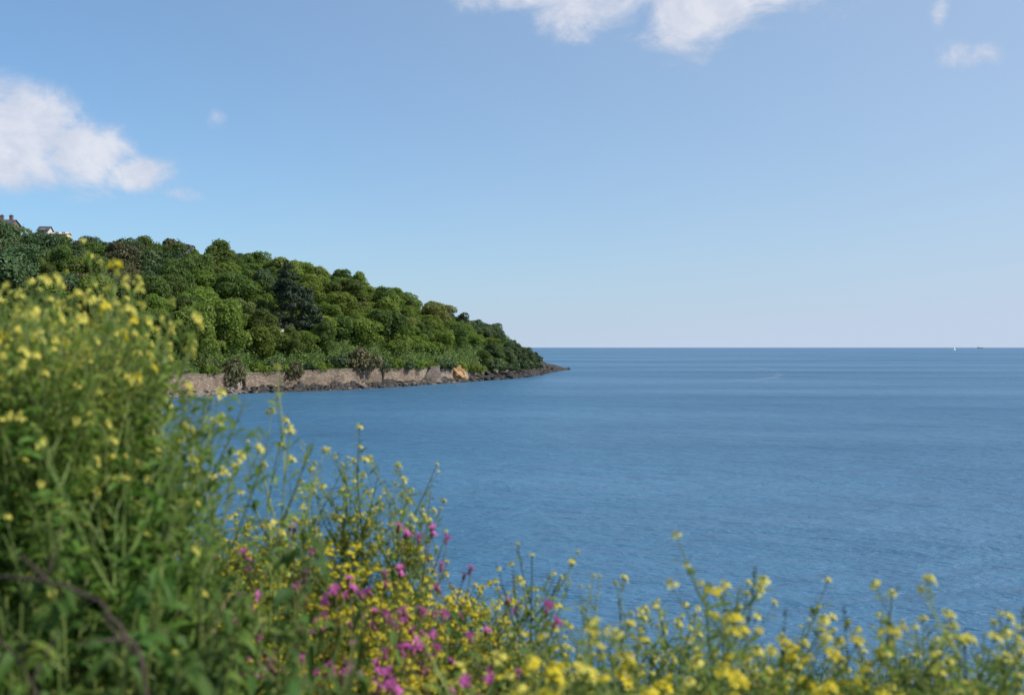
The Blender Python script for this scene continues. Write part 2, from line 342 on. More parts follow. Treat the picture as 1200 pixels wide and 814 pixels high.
# ------------------------------------------------------------------ trees
def crown_quads(rs, lobes, dens, size, flat=0.0):
    """lobes: list of (centre, (rx,ry,rz)); returns (n,4,3)"""
    out = []
    for (c, r) in lobes:
        r = np.array(r); c = np.array(c); area = 4*math.pi*((r[0]*r[1])**1.6/3+(r[0]*r[2])**1.6/3+(r[1]*r[2])**1.6/3)**(1/1.6)
        n = int(area*dens); d = rs.normal(size=(n, 3)); d /= np.linalg.norm(d, axis=1)[:, None]
        d[:, 2] = np.where(d[:, 2] < -0.5, -d[:, 2], d[:, 2])
        rad = 1-np.abs(rs.normal(0, 0.12, n))+np.where(rs.random_sample(n) < .2, rs.uniform(-.30, .22, n), 0); bumpy = 1+0.13*np.sin(d[:, 0]*7+c[0])*np.cos(d[:, 1]*6+c[1])*np.sin(d[:, 2]*8)
        ctr = c+d*r*(rad*bumpy)[:, None]
        nr = d/r; nr /= np.linalg.norm(nr, axis=1)[:, None]; nr = nr+rs.normal(0, 0.42, (n, 3)); nr /= np.linalg.norm(nr, axis=1)[:, None]
        a = np.cross(nr, rs.normal(size=(n, 3))); a /= np.linalg.norm(a, axis=1)[:, None]; b = np.cross(nr, a)
        s = size*rs.uniform(0.6, 1.35, n)[:, None]; a *= s; b *= s*rs.uniform(0.45, .8, n)[:, None]
        bend = nr*s*0.18
        out.append(np.stack([ctr-a-bend, ctr-b*0.9+bend*.4, ctr+a-bend, ctr+b+bend*.4], axis=1))
    return np.concatenate(out)

TREES = {}
def make_tree(key, name, kind, matk, seed):
    rs = np.random.RandomState(seed); rn = random.Random(seed); root = empty(name, (0, 0, 0)); lobes = []
    tb = MB()
    if kind == 'round':      # about 7 m tall, 7 m wide
        H, W = 7.0, 3.4; nl = 19
        tops = []
        for i in range(nl):
            a = rn.uniform(0, 6.28); q = math.sqrt(rn.random()); z = 0.8+(H-2.1)*rn.random()**.9; w = W*0.95*math.sqrt(max(0.05, 1-((z-1.6)/5.2)**2))
            r = rn.uniform(.75, 2.0); c = (math.cos(a)*q*w, math.sin(a)*q*w, z); lobes.append((c, (r, r, r*0.82))); tops.append(c)
        lobes.append(((0, 0, 3.2), (2.7, 2.7, 2.7)))
        P = crown_quads(rs, lobes, 12.0, 0.21)
    elif kind == 'bush':
        H = 4.0; tops = []
        for i in range(11):
            a = rn.uniform(0, 6.28); q = math.sqrt(rn.random())*2.6; z = rn.uniform(0.7, 2.6)*(1-q/6); r = rn.uniform(.8, 1.4)
            c = (math.cos(a)*q, math.sin(a)*q, z); lobes.append((c, (r*1.1, r*1.1, r*0.9))); tops.append(c)
        lobes.append(((0, 0, 1.2), (2.2, 2.2, 1.6)))
        P = crown_quads(rs, lobes, 11.0, 0.22)
    elif kind == 'pine':     # broad dark conifer, nominal 20 m tall
        H = 20.0; tops = []
        for i in range(60):
            t = rn.random()**1.1; z = 1.8+t*16.4; w = 8.6*(1-t**1.8*0.93)*rn.uniform(.45, 1.0); a = rn.uniform(0, 6.28); r = rn.uniform(1.3, 2.3)*(1-.4*t)
            c = (math.cos(a)*w, math.sin(a)*w, z); lobes.append((c, (r*1.15, r*1.15, r*0.62))); tops.append(c)
        lobes.append(((0, 0, 18.7), (1.0, 1.0, 1.3))); lobes.append(((0, 0, 9), (4, 4, 5)))
        P = crown_quads(rs, lobes, 7.0, 0.3)
    quads_mesh('crown', P, LM[matk], root)
    if key == 'dead': pass
    n = 6; hh = H*0.62
    pts = [(0.15*math.sin(i*1.1+seed)*H/8, 0.15*math.cos(i*1.7+seed)*H/8, hh*i/(n-1)-0.4) for i in range(n)]
    tb.tube(pts, [H*0.032*(1-0.75*i/(n-1)) for i in range(n)], 7)
    for c in rn.sample(tops, 7):
        k = rn.randint(2, n-2); p0 = Vector(pts[k]); p1 = Vector(c); mid = p0.lerp(p1, .5)+Vector((0, 0, -.08*H/7))
        tb.tube([p0, mid, p1], [H*0.014, H*.009, H*0.004], 5)
    tb.build('trunk', M['bark'], root)
    TREES.setdefault(key, []).append(root)
for s_ in (1, 2, 3): make_tree('bright', 'broadleaf_tree', 'round', 'bright', 10+s_)
for s_ in (1, 2, 3): make_tree('mid', 'broadleaf_tree', 'round', 'mid', 20+s_)
for s_ in (1, 2): make_tree('dark', 'dark_tree', 'round', 'dark', 30+s_)
for s_ in (1, 2): make_tree('brown', 'brown_tree', 'round', 'brown', 40+s_)
for s_ in (1, 2): make_tree('yellow', 'yellow_tree', 'round', 'yellow', 50+s_)
for s_ in (1,): make_tree('rust', 'rusty_bush', 'bush', 'rust', 60+s_)
for s_ in (1, 2): make_tree('bright_bush', 'green_bush', 'bush', 'bright', 70+s_)
for s_ in (1, 2): make_tree('dark_bush', 'dark_bush', 'bush', 'dark', 80+s_)
for s_ in (1,): make_tree('brown_bush', 'brown_bush', 'bush', 'brown', 90+s_)
for s_ in (1,): make_tree('pine', 'conifer_tree', 'pine', 'pine', 100+s_)
USED = set()
def place_tree(key, px, Y, scale, label, cat, group, rn, dz=0.0, sxy=1.0, name=None):
    src = rn.choice(TREES[key])
    if src in USED: o = copy_tree(src)
    else: o = src; USED.add(src)
    u = px2u(px); o.location = (u*Y, Y, hill_z(u, Y)-0.3+dz)
    o.rotation_euler = (rn.uniform(-.14, .14), rn.uniform(-.14, .14), rn.uniform(0, 6.28)); o.scale = (scale*sxy, scale*sxy*rn.uniform(.85, 1.15), scale*rn.uniform(.78, 1.18))
    if name: o.name = name
    tag(o, label, cat, group); return o

rn = random.Random(11)
placed = []
def too_close(x, y, r):
    for (a, b, c) in placed:
        if (a-x)**2+(b-y)**2 < (0.5*(c+r))**2: return True
    return False
def special(key, px, py_base, Hm, label, cat, name=None, sxy=1.0, grp=None, over=None):
    """a tree one can tell apart: its foot is looked for on the slope below picture row py_base"""
    u = px2u(px); ys, yw, yr, zw, zr = col_data(px); best = None
    for k in range(200):
        Y = yw+1.0+(yr+6-yw)*k/199; z = hill_z(u, Y); p = 407-(z-EYE)/Y*FPX
        if best is None or abs(p-py_base) < best[0]: best = (abs(p-py_base), Y)
    Y = best[1]; nom = {'pine': 20.0}.get(key, 4.0 if 'bush' in key or key == 'rust' else 7.0)
    s = Hm/nom; placed.append((u*Y, Y, (9 if key == 'pine' else 6.2)*s*sxy*0.8))
    if over:
        Y = interp(SHORE, px)+interp(BEACH, px)+over[0]; o = place_tree(key, px, Y, s, label, cat, grp, rn, sxy=sxy, name=name); o.location.z = over[1]; return o
    return place_tree(key, px, Y, s, label, cat, grp, rn, sxy=sxy, name=name)
special('pine', 345, 390, 20.0, 'tall broad dark conifer standing out on the middle of the green slope', 'conifer tree')
special('dark', 8, 352, 15, 'big dark rounded tree at the far left edge above the yellow flowers', 'tree', sxy=.95)
special('brown', 140, 322, 11, 'brownish round tree just below the skyline left of the conifer', 'tree')
special('brown', 92, 345, 9, 'brown tinged tree rising straight above the tallest yellow flowers', 'tree')
special('brown_bush', 276, 443, 9.5, 'brown green bush spilling over the gap between the two stone walls', 'bush', sxy=.62, over=(.2, 2.0))
special('brown_bush', 345, 440, 8.0, 'dark bush drooping over the stone wall below the conifer', 'bush', sxy=.6, over=(.6, 3.2))
special('brown_bush', 424, 434, 9.5, 'large brown green tree overhanging the wall in two rounded clumps', 'tree', sxy=.85, over=(1.2, 3.6))
special('dark_bush', 449, 434, 6.5, 'dark green tree overhanging the wall beside the grey buttress', 'tree', sxy=.65, over=(.4, 3.6))
special('dark_bush', 396, 436, 5.0, 'low dark bush on the wall top left of the large overhanging tree', 'bush')
special('rust', 481, 352, 5.0, 'rust brown bush just under the skyline on the sloping ridge', 'bush')
special('yellow', 423, 372, 6.5, 'yellow green rounded tree right of the conifer', 'tree')
special('yellow', 283, 378, 9, 'pale yellow green tree left of the dark conifer', 'tree', sxy=.7)
special('dark_bush', 575, 433, 6.2, 'dark green bush at the foot of the slope above the flat rocks', 'bush')
special('bright', 225, 420, 13, 'broad bright green tree behind the yellow flowers above the wall', 'tree')
special('bright', 262, 410, 13, 'broad bright green tree above the gap in the stone wall', 'tree')
special('bright', 312, 415, 11, 'bright green tree beside the small white hut', 'tree')

for (px_, k_, h_, w_) in ((372, 'bright_bush', 4.5, 'between the drooping bush and the large overhanging tree'), (385, 'bright_bush', 4, 'touching the large overhanging tree'), (463, 'bright_bush', 5, 'just right of the overhanging tree'), (474, 'dark_bush', 4.5, 'over the plain wall'), (487, 'bright_bush', 5.5, 'over the plain wall near the buttress'),
        (500, 'bright_bush', 5.0, 'on top of the buttress'), (513, 'dark_bush', 4.6, 'between buttress and orange cliff'), (525, 'dark_bush', 5.4, 'on top of the orange cliff'), (538, 'bright_bush', 4.5, 'right above the orange cliff'), (551, 'bright_bush', 5, 'right of the orange cliff'), (562, 'bright_bush', 4, 'near the foot of the slope'),
        (588, 'dark_bush', 4.6, 'where the flat rocks begin'), (597, 'dark_bush', 4.4, 'above the flat rocks'), (606, 'dark_bush', 5.2, 'above the widest ledge'), (614, 'dark_bush', 5.4, 'close to the rocky point'), (620, 'dark_bush', 5.0, 'third from the point'), (625, 'dark_bush', 4.6, 'second from the point'), (630, 'dark_bush', 3.6, 'last of all on the point'),
        (190, 'bright_bush', 4, 'above the left wall, behind the flowers'), (208, 'dark_bush', 4, 'above the left wall'), (243, 'bright_bush', 4, 'on the left wall near the gap'), (302, 'bright_bush', 5, 'right of the gap in the wall'), (318, 'dark_bush', 4.5, 'below the white hut'), (330, 'bright_bush', 4, 'left of the drooping bush'), (361, 'dark_bush', 4, 'right of the drooping bush')):
    special(k_, px_, 441 if px_ < 560 else 432, h_, ('dark' if 'dark' in k_ else 'bright')+' green bush low on the slope, '+w_, 'bush', grp='bushes along the foot of the slope', over=(1.6+(px_ % 3)*.5, interp(WTOP, px_)-.4))
for (px_, k_, h_, dy_) in ((566, 'mid', 5.6, 5), (574, 'dark', 5.8, 9), (582, 'mid', 5.4, 5), (589, 'dark', 5.8, 7), (596, 'dark', 5.4, 4), (602, 'dark', 5.6, 7), (609, 'dark', 5.4, 3), (616, 'dark', 5.2, 4), (622, 'dark', 4.6, 2.5), (628, 'dark', 4.0, 1.5)):
    Y_ = interp(SHORE, px_)+interp(BEACH, px_)+dy_; placed.append((px2u(px_)*Y_, Y_, 5))
    place_tree(k_, px_, Y_, h_/7, ('dark' if k_ == 'dark' else 'mid green')+' tree '+('at the very tip of the wood' if px_ > 619 else 'in the dense cover close to the point' if px_ > 600 else 'in the dense cover over the flat rocks' if px_ > 585 else 'low on the slope right of the orange cliff'), 'tree', 'trees of the wooded headland', rn, sxy=1.15)
def species(px, py):
    r = rn.random(); sk = interp(SKYL, px)
    if px > 585: return 'dark' if r < .7 else 'dark_bush'
    if px > 440 and py < sk+16: return 'dark' if r < .75 else 'mid'
    if px < 210 and py < 345: return 'dark' if r < .4 else 'mid' if r < .78 else 'brown'
    if px < 320 and py < 350: return 'mid' if r < .5 else 'dark' if r < .8 else 'bright'
    if px < 340: return 'bright' if r < .5 else 'mid' if r < .9 else 'yellow'
    if py > interp(WTOP, px)+420: return 'bright_bush' if r < .6 else 'brown_bush' if r < .75 else 'dark_bush'
    return 'bright' if r < .58 else 'mid' if r < .82 else 'yellow' if r < .88 else 'bright_bush'
DESC = {'bright': 'bright green leafy tree', 'mid': 'mid green leafy tree', 'dark': 'dark green rounded tree', 'brown': 'brownish green tree',
        'yellow': 'yellow green tree', 'bright_bush': 'low bright green bush', 'dark_bush': 'low dark green bush', 'brown_bush': 'low brownish green bush', 'rust': 'rust brown bush'}
def zone(px, py):
    sk = interp(SKYL, px)
    if px < 310:
        if py < sk+26:
            return 'on the skyline '+('beside the hilltop houses' if px < 90 else 'above the tallest yellow flowers' if px < 160 else 'midway from houses to conifer' if px < 235 else 'just left of the conifer')
        if px < 190: return ('high on' if py < 335 else 'on')+' the shaded slope '+('at the left edge' if px < 70 else 'behind the tall yellow flowers' if px < 130 else 'at the right edge of the flowers')
        if py > 400: return 'just above the long left stone wall' if px < 250 else 'just above the gap in the wall'
        return ('high' if py < 330 else 'midway' if py < 368 else 'low')+' on the slope '+('left of the pale yellow green tree' if px < 250 else 'left of the dark conifer')
    if py < sk+14: return 'on the ridge '+('right above the conifer' if px < 390 else 'left of the rusty bush' if px < 470 else 'right of the rusty bush' if px < 530 else 'above the orange cliff' if px < 585 else 'near the rocky point')
    if px > 560: return ('low on' if py > 412 else 'on')+' the last steep slope above the rocky point'
    if py > 408: return 'just above the wall '+('by the drooping bush' if px < 385 else 'by the large overhanging tree' if px < 455 else 'by the grey buttress' if px < 520 else 'by the orange cliff')
    return ('high' if py < sk+42 else 'low')+' on the bright slope '+('beside the conifer' if px < 400 else 'above the large overhanging tree' if px < 450 else 'below the rusty bush' if px < 500 else 'above the orange cliff')
cands = []
count = 0
for k in range(9000):
    px = rn.uniform(-10, 634); u = px2u(px); ys, yw, yr, zw, zr = col_data(px)
    Y = yw+2.2+(yr+1-yw)*rn.random(); x = u*Y; z = hill_z(u, Y); _, py = proj(x, Y, z+3)
    key = species(px, py); s = rn.uniform(1.0, 1.7) if px < 470 else rn.uniform(.85, 1.3)
    s *= min(1, interp(TREEH, px)/8+.1); s = min(s, 1.1 if px > 520 else 9)
    if Y > yr-6: s *= 0.72
    if px < 100 and Y > yr-22: s *= 0.7
    if Y > yr-2: py = interp(SKYL, px)+3
    if abs(px-345) < 34 and Y < 330: 
        if py > 330 and rn.random() < .6: continue
    wid = 6.6*s*(0.9 if 'bush' not in key else .75)
    if too_close(x, Y, wid*0.8) or (px < 140 and py > 375): continue
    placed.append((x, Y, wid*0.8)); cands.append((key, px, py, Y, s)); count += 1
    if count >= 272: break
print('trees ------------------------', count, 'tries', k)
for (key, px, py, Y, s) in cands:
    if 'bush' in key: s *= 1.3
    place_tree(key, px, Y, s, DESC[key]+' '+zone(px, py), 'bush' if 'bush' in key else 'tree', 'trees of the wooded headland', rn, sxy=rn.uniform(.9, 1.15))
# the wood goes on past the left edge of the picture
far = 0
for k in range(3000):
    px = rn.uniform(-560, -8); u = px2u(px); ys, yw, yr, zw, zr = col_data(px); Y = yw+3+(yr-yw)*rn.random(); s = rn.uniform(1.2, 1.9); x = u*Y
    if too_close(x, Y, 6.6*s*.85): continue
    placed.append((x, Y, 6.6*s*.85)); key = rn.choice(('mid', 'mid', 'dark', 'brown', 'bright')); far += 1
    place_tree(key, px, Y, s, DESC[key]+' in the wood beyond the left edge of the picture', 'tree', 'trees of the wooded headland', rn)
    if far >= 130: break
for k_, lst in TREES.items():
    for t_ in lst:
        if t_ not in USED:
            for ch in list(t_.children): bpy.data.objects.remove(ch)
            bpy.data.objects.remove(t_)

# undergrowth covering the slope between the trees: nobody could count it
def build_scrub():
    rs = np.random.RandomState(5); out = []; rr = random.Random(8)
    n = 150000; P = np.zeros((n, 3))
    for i in range(n):
        px = rr.uniform(-60, 640) if i % 5 else rr.uniform(-560, -60); u = px2u(px); ys, yw, yr, zw, zr = col_data(px); Y = yw+0.9+(yr+15-yw)*rr.random()
        if px > 622: px = rr.uniform(100, 600); u = px2u(px); ys, yw, yr, zw, zr = col_data(px); Y = yw+0.9+6*rr.random()
        P[i] = (u*Y, Y, hill_z(u, Y)+(rr.random()**.6)*(2.6+1.7*math.sin(u*Y*.75)*math.sin(Y*.55)+.7*math.sin(u*Y*1.9+Y*1.3))*(1 if px < 600 else .5)-.1)
    nr = rs.normal(0, .6, (n, 3))+np.array([0, -.2, 1]); nr /= np.linalg.norm(nr, axis=1)[:, None]
    a = np.cross(nr, rs.normal(size=(n, 3))); a /= np.linalg.norm(a, axis=1)[:, None]; b = np.cross(nr, a); s = rs.uniform(.16, .42, n)[:, None]
    Q = np.stack([P-a*s, P-b*s*.7, P+a*s, P+b*s*.7], axis=1)
    o = quads_mesh('undergrowth', Q, leafmat('scrub', (0.075, 0.14, 0.028), (0.14, 0.21, 0.05), .3, objvar=0)); tag(o, 'low green scrub covering the slope between the trees', 'undergrowth', None, 'stuff')
build_scrub()

# ------------------------------------------------------------------ sea walls, cliff, rocks
def wall(name, px0, px1, label, mat, top_off=0.0, jag=0.05, thick=0.9, foot=0.5):
    rr = random.Random(int(px0)); root = empty(name, (0, 0, 0)); P = []; px = px0
    while px <= px1+.01: 
        u = px2u(px); ys, yw, yr, zw, zr = col_data(px); P.append((u*(yw-.9), yw-.9, zw+top_off+rr.uniform(-jag, jag))); px += (px1-px0)/max(2, round((px1-px0)/5))
    o0 = Vector((P[0][0], P[0][1], 0)); root.location = o0
    mb = MB(); cb = MB(); n = len(P); vs = []; cv = []
    for i, p in enumerate(P):
        a = Vector(P[max(0, i-1)]); b = Vector(P[min(n-1, i+1)]); t = b-a; t.z = 0; t.normalize(); nr = Vector((t.y, -t.x, 0))
        q = Vector(p)-o0; q.z = 0; bt = 0.42
        for off, z in ((bt, foot), (0, p[2]), (-thick, p[2]), (-thick, foot)): vs.append(tuple(q+nr*off+Vector((0, 0, z))))
        for off, z in ((0.12, p[2]+.003), (0.12, p[2]+.2), (-thick-.1, p[2]+.2), (-thick-.1, p[2]+.003)): cv.append(tuple(q+nr*off+Vector((0, 0, z))))
    fs = []
    for i in range(n-1):
        for k in range(4): a = i*4; k2 = (k+1) % 4; fs.append((a+k, a+k2, a+4+k2, a+4+k))
    fs += [(0, 3, 2, 1), tuple((n-1)*4+k for k in range(4))]
    mb.add(vs, fs); cb.add(cv, fs); mb.build('wall', mat, root); cb.build('coping', M['coping'], root); tag(root, label, 'wall', 'stone sea walls along the shore'); return root
wall('stone_wall', 40, 267, 'long pinkish stone sea wall left of the gap, behind the yellow flowers', M['stone'])
wall('stone_wall', 287, 447, 'pinkish stone sea wall right of the gap, under the overhanging bushes', M['stone'])
wall('stone_wall', 449, 494, 'shorter plain stone wall leading up to the grey buttress', M['stone'], top_off=-.15)
# stone ramp / sloping end beside the gap
def buttress():
    px = 507; u = px2u(px); ys, yw, yr, zw, zr = col_data(px); root = empty('grey_buttress', (u*(yw-3.0), yw-3.0, 0.4)); root.rotation_euler[2] = R(24)
    mb = MB(); w = 4.6
    vs = [(-w, -1.4, 0), (w*.55, -2.2, 0), (w*.62, 3.0, 0), (-w, 3.0, 0), (-w*.12, -0.2, 4.9), (w*.5, -.4, 5.2), (w*.52, 3.0, 5.2), (-w*.25, 3.0, 4.9), (-w*.9, 0, 1.2), (-w*.9, 3, 1.4)]
    mb.add(vs, [(3, 2, 1, 0), (0, 1, 5, 4), (1, 2, 6, 5), (4, 5, 6, 7), (0, 4, 7, 3), (2, 3, 7, 6)]); mb.build('buttress_body', M['stone2'], root)
    cb = MB(); cb.add([(-w*.16, -.3, 4.95), (w*.54, -.52, 5.22), (w*.56, 3.1, 5.22), (-w*.28, 3.1, 4.95), (-w*.16, -.3, 5.2), (w*.54, -.52, 5.47), (w*.56, 3.1, 5.47), (-w*.28, 3.1, 5.2)],
           [(3, 2, 1, 0), (4, 5, 6, 7), (0, 1, 5, 4), (1, 2, 6, 5), (2, 3, 7, 6), (3, 0, 4, 7)]); cb.build('coping', M['coping'], root)
    tag(root, 'sloping grey stone buttress between the wall and the orange cliff', 'buttress')
buttress()
def rock_mesh(seed, sub=3, k=0.92):
    import bmesh
    bm = bmesh.new(); bmesh.ops.create_icosphere(bm, subdivisions=sub, radius=1); rr = random.Random(seed)
    planes = [(Vector((rr.gauss(0, 1), rr.gauss(0, 1), rr.gauss(0, .8))).normalized(), rr.uniform(.42, .85)) for _ in range(16)]
    for v in bm.verts:
        for n, d in planes:
            q = v.co.dot(n)
            if q > d: v.co -= n*(q-d)*k
        v.co += Vector((rr.gauss(0, .025), rr.gauss(0, .025), rr.gauss(0, .025)))
    me = bpy.data.meshes.new('rock'); bm.to_mesh(me); bm.free(); return me
def cliff_face():
    import bmesh
    from mathutils import noise
    px = 535; u = px2u(px); ys, yw, yr, zw, zr = col_data(px); bm = bmesh.new(); bmesh.ops.create_icosphere(bm, subdivisions=5, radius=1)
    for v in bm.verts:
        k = 1+.35*noise.noise(v.co*1.7)+.16*noise.noise(v.co*4.1)+.07*noise.noise(v.co*9.0); v.co *= k
        v.co.z += .1*math.floor(v.co.z*5)/5
    me = bpy.data.meshes.new('orange_cliff'); bm.to_mesh(me); bm.free(); me.materials.append(M['cliff']); o = bpy.data.objects.new('cliff_outcrop', me); COL.objects.link(o)
    o.location = (u*(yw+1.2), yw+1.2, 1.4); o.scale = (3.6, 3.4, 3.6); o.rotation_euler = (.1, .2, .9)
    tag(o, 'sunlit orange earth cliff face between buttress and green slope', 'cliff')
cliff_face()
ROCKS = [rock_mesh(s) for s in range(8)]
ROCKS_P = [m.copy() for m in ROCKS[:5]]
for m_ in ROCKS: m_.materials.append(M['rock'])
for m_ in ROCKS_P: m_.materials.append(M['rock_pale'])
rn = random.Random(21)
def put_rock(px, Y, z, s, pale, label, flat=.6):
    me = rn.choice(ROCKS_P if pale else ROCKS); o = bpy.data.objects.new('rock', me); COL.objects.link(o); u = px2u(px)
    o.location = (u*Y, Y, z); o.scale = (s*rn.uniform(.9, 1.6), s*rn.uniform(.8, 1.3), s*flat*rn.uniform(.7, 1.2)); o.rotation_euler = (rn.uniform(-.3, .3), rn.uniform(-.3, .3), rn.uniform(0, 6.28))
    tag(o, label, 'rock', 'rocks along the shoreline')
for i in range(170):
    px = rn.uniform(130, 560); ys, yw, yr, zw, zr = col_data(px); t = rn.random(); Y = ys-1+(yw-ys-.5)*t
    pale = rn.random() < (.6 if px < 300 else .1 if px < 480 else .2)
    lab = ('pale' if pale else 'dark')+(' boulder on the stony beach below the left stone wall' if px < 275 else ' boulder at the foot of the stone wall under the bushes' if px < 447 else ' boulder in the heap below the buttress and orange cliff')
    put_rock(px, Y, 0.15+1.1*t, rn.uniform(.35, 1.25), pale, lab, .5)
for i in range(110):
    px = 556+112*rn.random()**.85; ys, yw, yr, zw, zr = col_data(px); t = rn.random(); Y = ys-2+(yw-ys+2)*t; zt = interp([(550, 2.4), (600, 2.8), (640, 2.6), (655, .9), (668, .1)], px)*t**1.5
    lab = 'low black rock lying off the tip of the point' if px > 645 else 'flat black rock in the ledges below the last trees'
    put_rock(px, Y, zt, rn.uniform(1.0, 2.6)*(1 if px < 645 else .55), False, lab, .42)
def reef():
    mb = MB(); rr = random.Random(3); N_ = 260; V_ = 20; vs = []
    for i in range(N_):
        px = 120+549*i/(N_-1); u = px2u(px); ys, yw, yr, zw, zr = col_data(px); top = interp([(120, .3), (260, .3), (300, 1.6), (390, 2.4), (470, 2.3), (500, 2.0), (530, 2.2), (560, 2.6), (600, 3.2), (628, 4.2), (640, 3.2), (655, 1.6), (669, -.1)], px)
        top *= .65+.35*math.sin(px*.21)*math.sin(px*.083+1) if px < 540 else 1
        for k in range(V_):
            t = k/(V_-1); Y = ys-4+(yw-ys+(8 if px > 545 else 3.2))*t; z = -0.8+(top+.8)*t**.9+rr.uniform(-.5, .5)*(1 if 0 < k else 0)+.5*math.sin(i*.55+k*.4)*math.sin(k*1.3+i*.13); vs.append((u*Y, Y, z))
    fs = [(i*V_+k, (i+1)*V_+k, (i+1)*V_+k+1, i*V_+k+1) for i in range(N_-1) for k in range(V_-1)]
    mb.add(vs, fs); o = mb.build('shore_reef', M['rock']); tag(o, 'dark rocky ledges running out to the tip of the headland', None, None, 'structure')
reef()

def wake():
    P = [(858, 428.5), (880, 430), (902, 433), (915, 437.5), (908, 442), (885, 445), (850, 447)]; mb = MB(); vs = []; n = len(P)*6
    for i in range(n):
        t = i/(n-1)*(len(P)-1); k = min(int(t), len(P)-2); f = t-k; px = P[k][0]*(1-f)+P[k+1][0]*f; py = P[k][1]*(1-f)+P[k+1][1]*f; Y = EYE*FPX/(py-407); w = (5+22*math.sin(math.pi*i/(n-1)))*(Y/520)**2
        vs += [(px2u(px)*Y-w*.2, Y-w, .004), (px2u(px)*Y+w*.2, Y+w, .004)]
    mb.add(vs, [(2*i, 2*i+2, 2*i+3, 2*i+1) for i in range(n-1)])
    m, nt, N, L = newmat('slick_water'); p = bsdf(N, Roughness=.2, Base_Color=(.13, .25, .38, 1)); o_ = N.new('ShaderNodeOutputMaterial'); t_ = N.new('ShaderNodeBsdfTransparent'); mx = N.new('ShaderNodeMixShader')
    nn = N.new('ShaderNodeTexNoise'); nn.inputs['Scale'].default_value = .12; nn.inputs['Detail'].default_value = 5; tc = N.new('ShaderNodeTexCoord'); L.new(tc.outputs['Object'], nn.inputs['Vector'])
    mr = N.new('ShaderNodeMapRange'); L.new(nn.outputs[0], mr.inputs[0]); mr.inputs[1].default_value = .3; mr.inputs[2].default_value = .65; mr.inputs[3].default_value = 0; mr.inputs[4].default_value = .55
    L.new(mr.outputs[0], mx.inputs[0]); L.new(t_.outputs[0], mx.inputs[1]); L.new(p.outputs[0], mx.inputs[2]); L.new(mx.outputs[0], o_.inputs[0])
    o = mb.build('water_slick', m); tag(o, 'pale curved slick on the open water', None, None, 'structure')
wake()

# ------------------------------------------------------------------ buildings on the skyline, hut, boats
M['brick'] = noisemat('red_brick', [(0.14, 0.10, 0.09), (0.21, 0.155, 0.135)], 1.5, .9, .3, 8); M['slate'] = noisemat('slate', [(0.045, 0.045, 0.055), (0.09, 0.085, 0.09)], 2, .7, .3, 6)
M['render'] = noisemat('pale_render', [(0.5, 0.48, 0.43), (0.62, 0.6, 0.55)], .6, .9); M['glass'] = plain('dark_glass', (0.03, 0.04, 0.05), .15); M['cream'] = noisemat('cream_render', [(0.5, 0.4, 0.2), (0.6, 0.5, 0.27)], .6, .9)
M['white'] = plain('white_paint', (0.75, 0.76, 0.76), .5)
def house(name, px, Y, z0, L, W, H, rh, wall_m, roof_m, label, rz=0.0, chim=(), nwin=4, hip=0.0):
    u = px2u(px); root = empty(name, (u*Y, Y, z0), rz); mb = MB()
    mb.add([(-L, -W, -9), (L, -W, -9), (L, W, -9), (-L, W, -9), (-L, -W, H), (L, -W, H), (L, W, H), (-L, W, H), (-L, 0, H+rh*.97), (L, 0, H+rh*.97)],
           [(3, 2, 1, 0), (0, 1, 5, 4), (2, 3, 7, 6), (0, 4, 8, 7, 3), (1, 2, 6, 9, 5)]); mb.build('wall', wall_m, root)
    rb = MB(); e = .35; x = L+e
    for s in (-1, 1):
        a = [(-x, s*(W+e), H-.15), (x, s*(W+e), H-.15), (x-hip, 0, H+rh), (-x+hip, 0, H+rh)]; b = [(p[0], p[1], p[2]+.18) for p in a]
        rb.add(a+b, [(0, 1, 2, 3), (7, 6, 5, 4), (0, 4, 5, 1), (1, 5, 6, 2), (3, 2, 6, 7), (0, 3, 7, 4)])
    ro = rb.build('roof', roof_m, root)
    for cx in chim:
        cb = MB(); cb.box((cx, .1, H+rh+.5), (.55, .4, .9)); cb.box((cx, .1, H+rh+1.5), (.65, .5, .1)); cb.tube([(cx-.2, .1, H+rh+1.6), (cx-.2, .1, H+rh+2)], .13, 6); cb.tube([(cx+.2, .1, H+rh+1.6), (cx+.2, .1, H+rh+2)], .13, 6); cb.build('chimney', wall_m, ro)
    for i in range(nwin):
        X = -L+L*2*(i+.5)/nwin; fb = MB(); 
        for (a, b) in (((X, -W-.03, 1.1), (.62, .05, .06)), ((X, -W-.03, 2.5), (.62, .05, .06)), ((X-.58, -W-.03, 1.8), (.05, .05, .64)), ((X+.58, -W-.03, 1.8), (.05, .05, .64)), ((X, -W-.03, 1.8), (.04, .04, .64))): fb.box(a, b)
        f = fb.build('window', M['white'], root); gb = MB(); gb.box((X, -W-.012, 1.8), (.55, .01, .64)); gb.build('pane', M['glass'], f)
    tag(root, label, 'house'); return root
def ridge_at(px, d=10):
    u = px2u(px); ys, yw, yr, zw, zr = col_data(px); return yr+d, EYE+(407-interp(SKYL, px))/FPX*(yr+d)
Y_, Z_ = ridge_at(-10, 12); house('brick_house', -14, Y_, Z_-1.3, 9.0, 4, 3.0, 1.7, M['brick'], M['slate'], 'reddish brick house with slate roof on the hilltop at the left edge', 0.05, (4.5, 7.6), 6)
Y_, Z_ = ridge_at(53, 10); house('white_house', 53, Y_, Z_-1.3, 1.7, 2.4, 2.0, 1.5, M['render'], M['slate'], 'tiny white house end with dark roof poking above the skyline trees', 0.1, (), 1)
Y_, Z_ = ridge_at(67, 14); house('low_house', 66, Y_, Z_-1.9, 4.2, 2.2, 1.9, .5, M['cream'], M['render'], 'long low cream house with pale roof on the skyline beside the tiny white house', 0.1, (), 4)
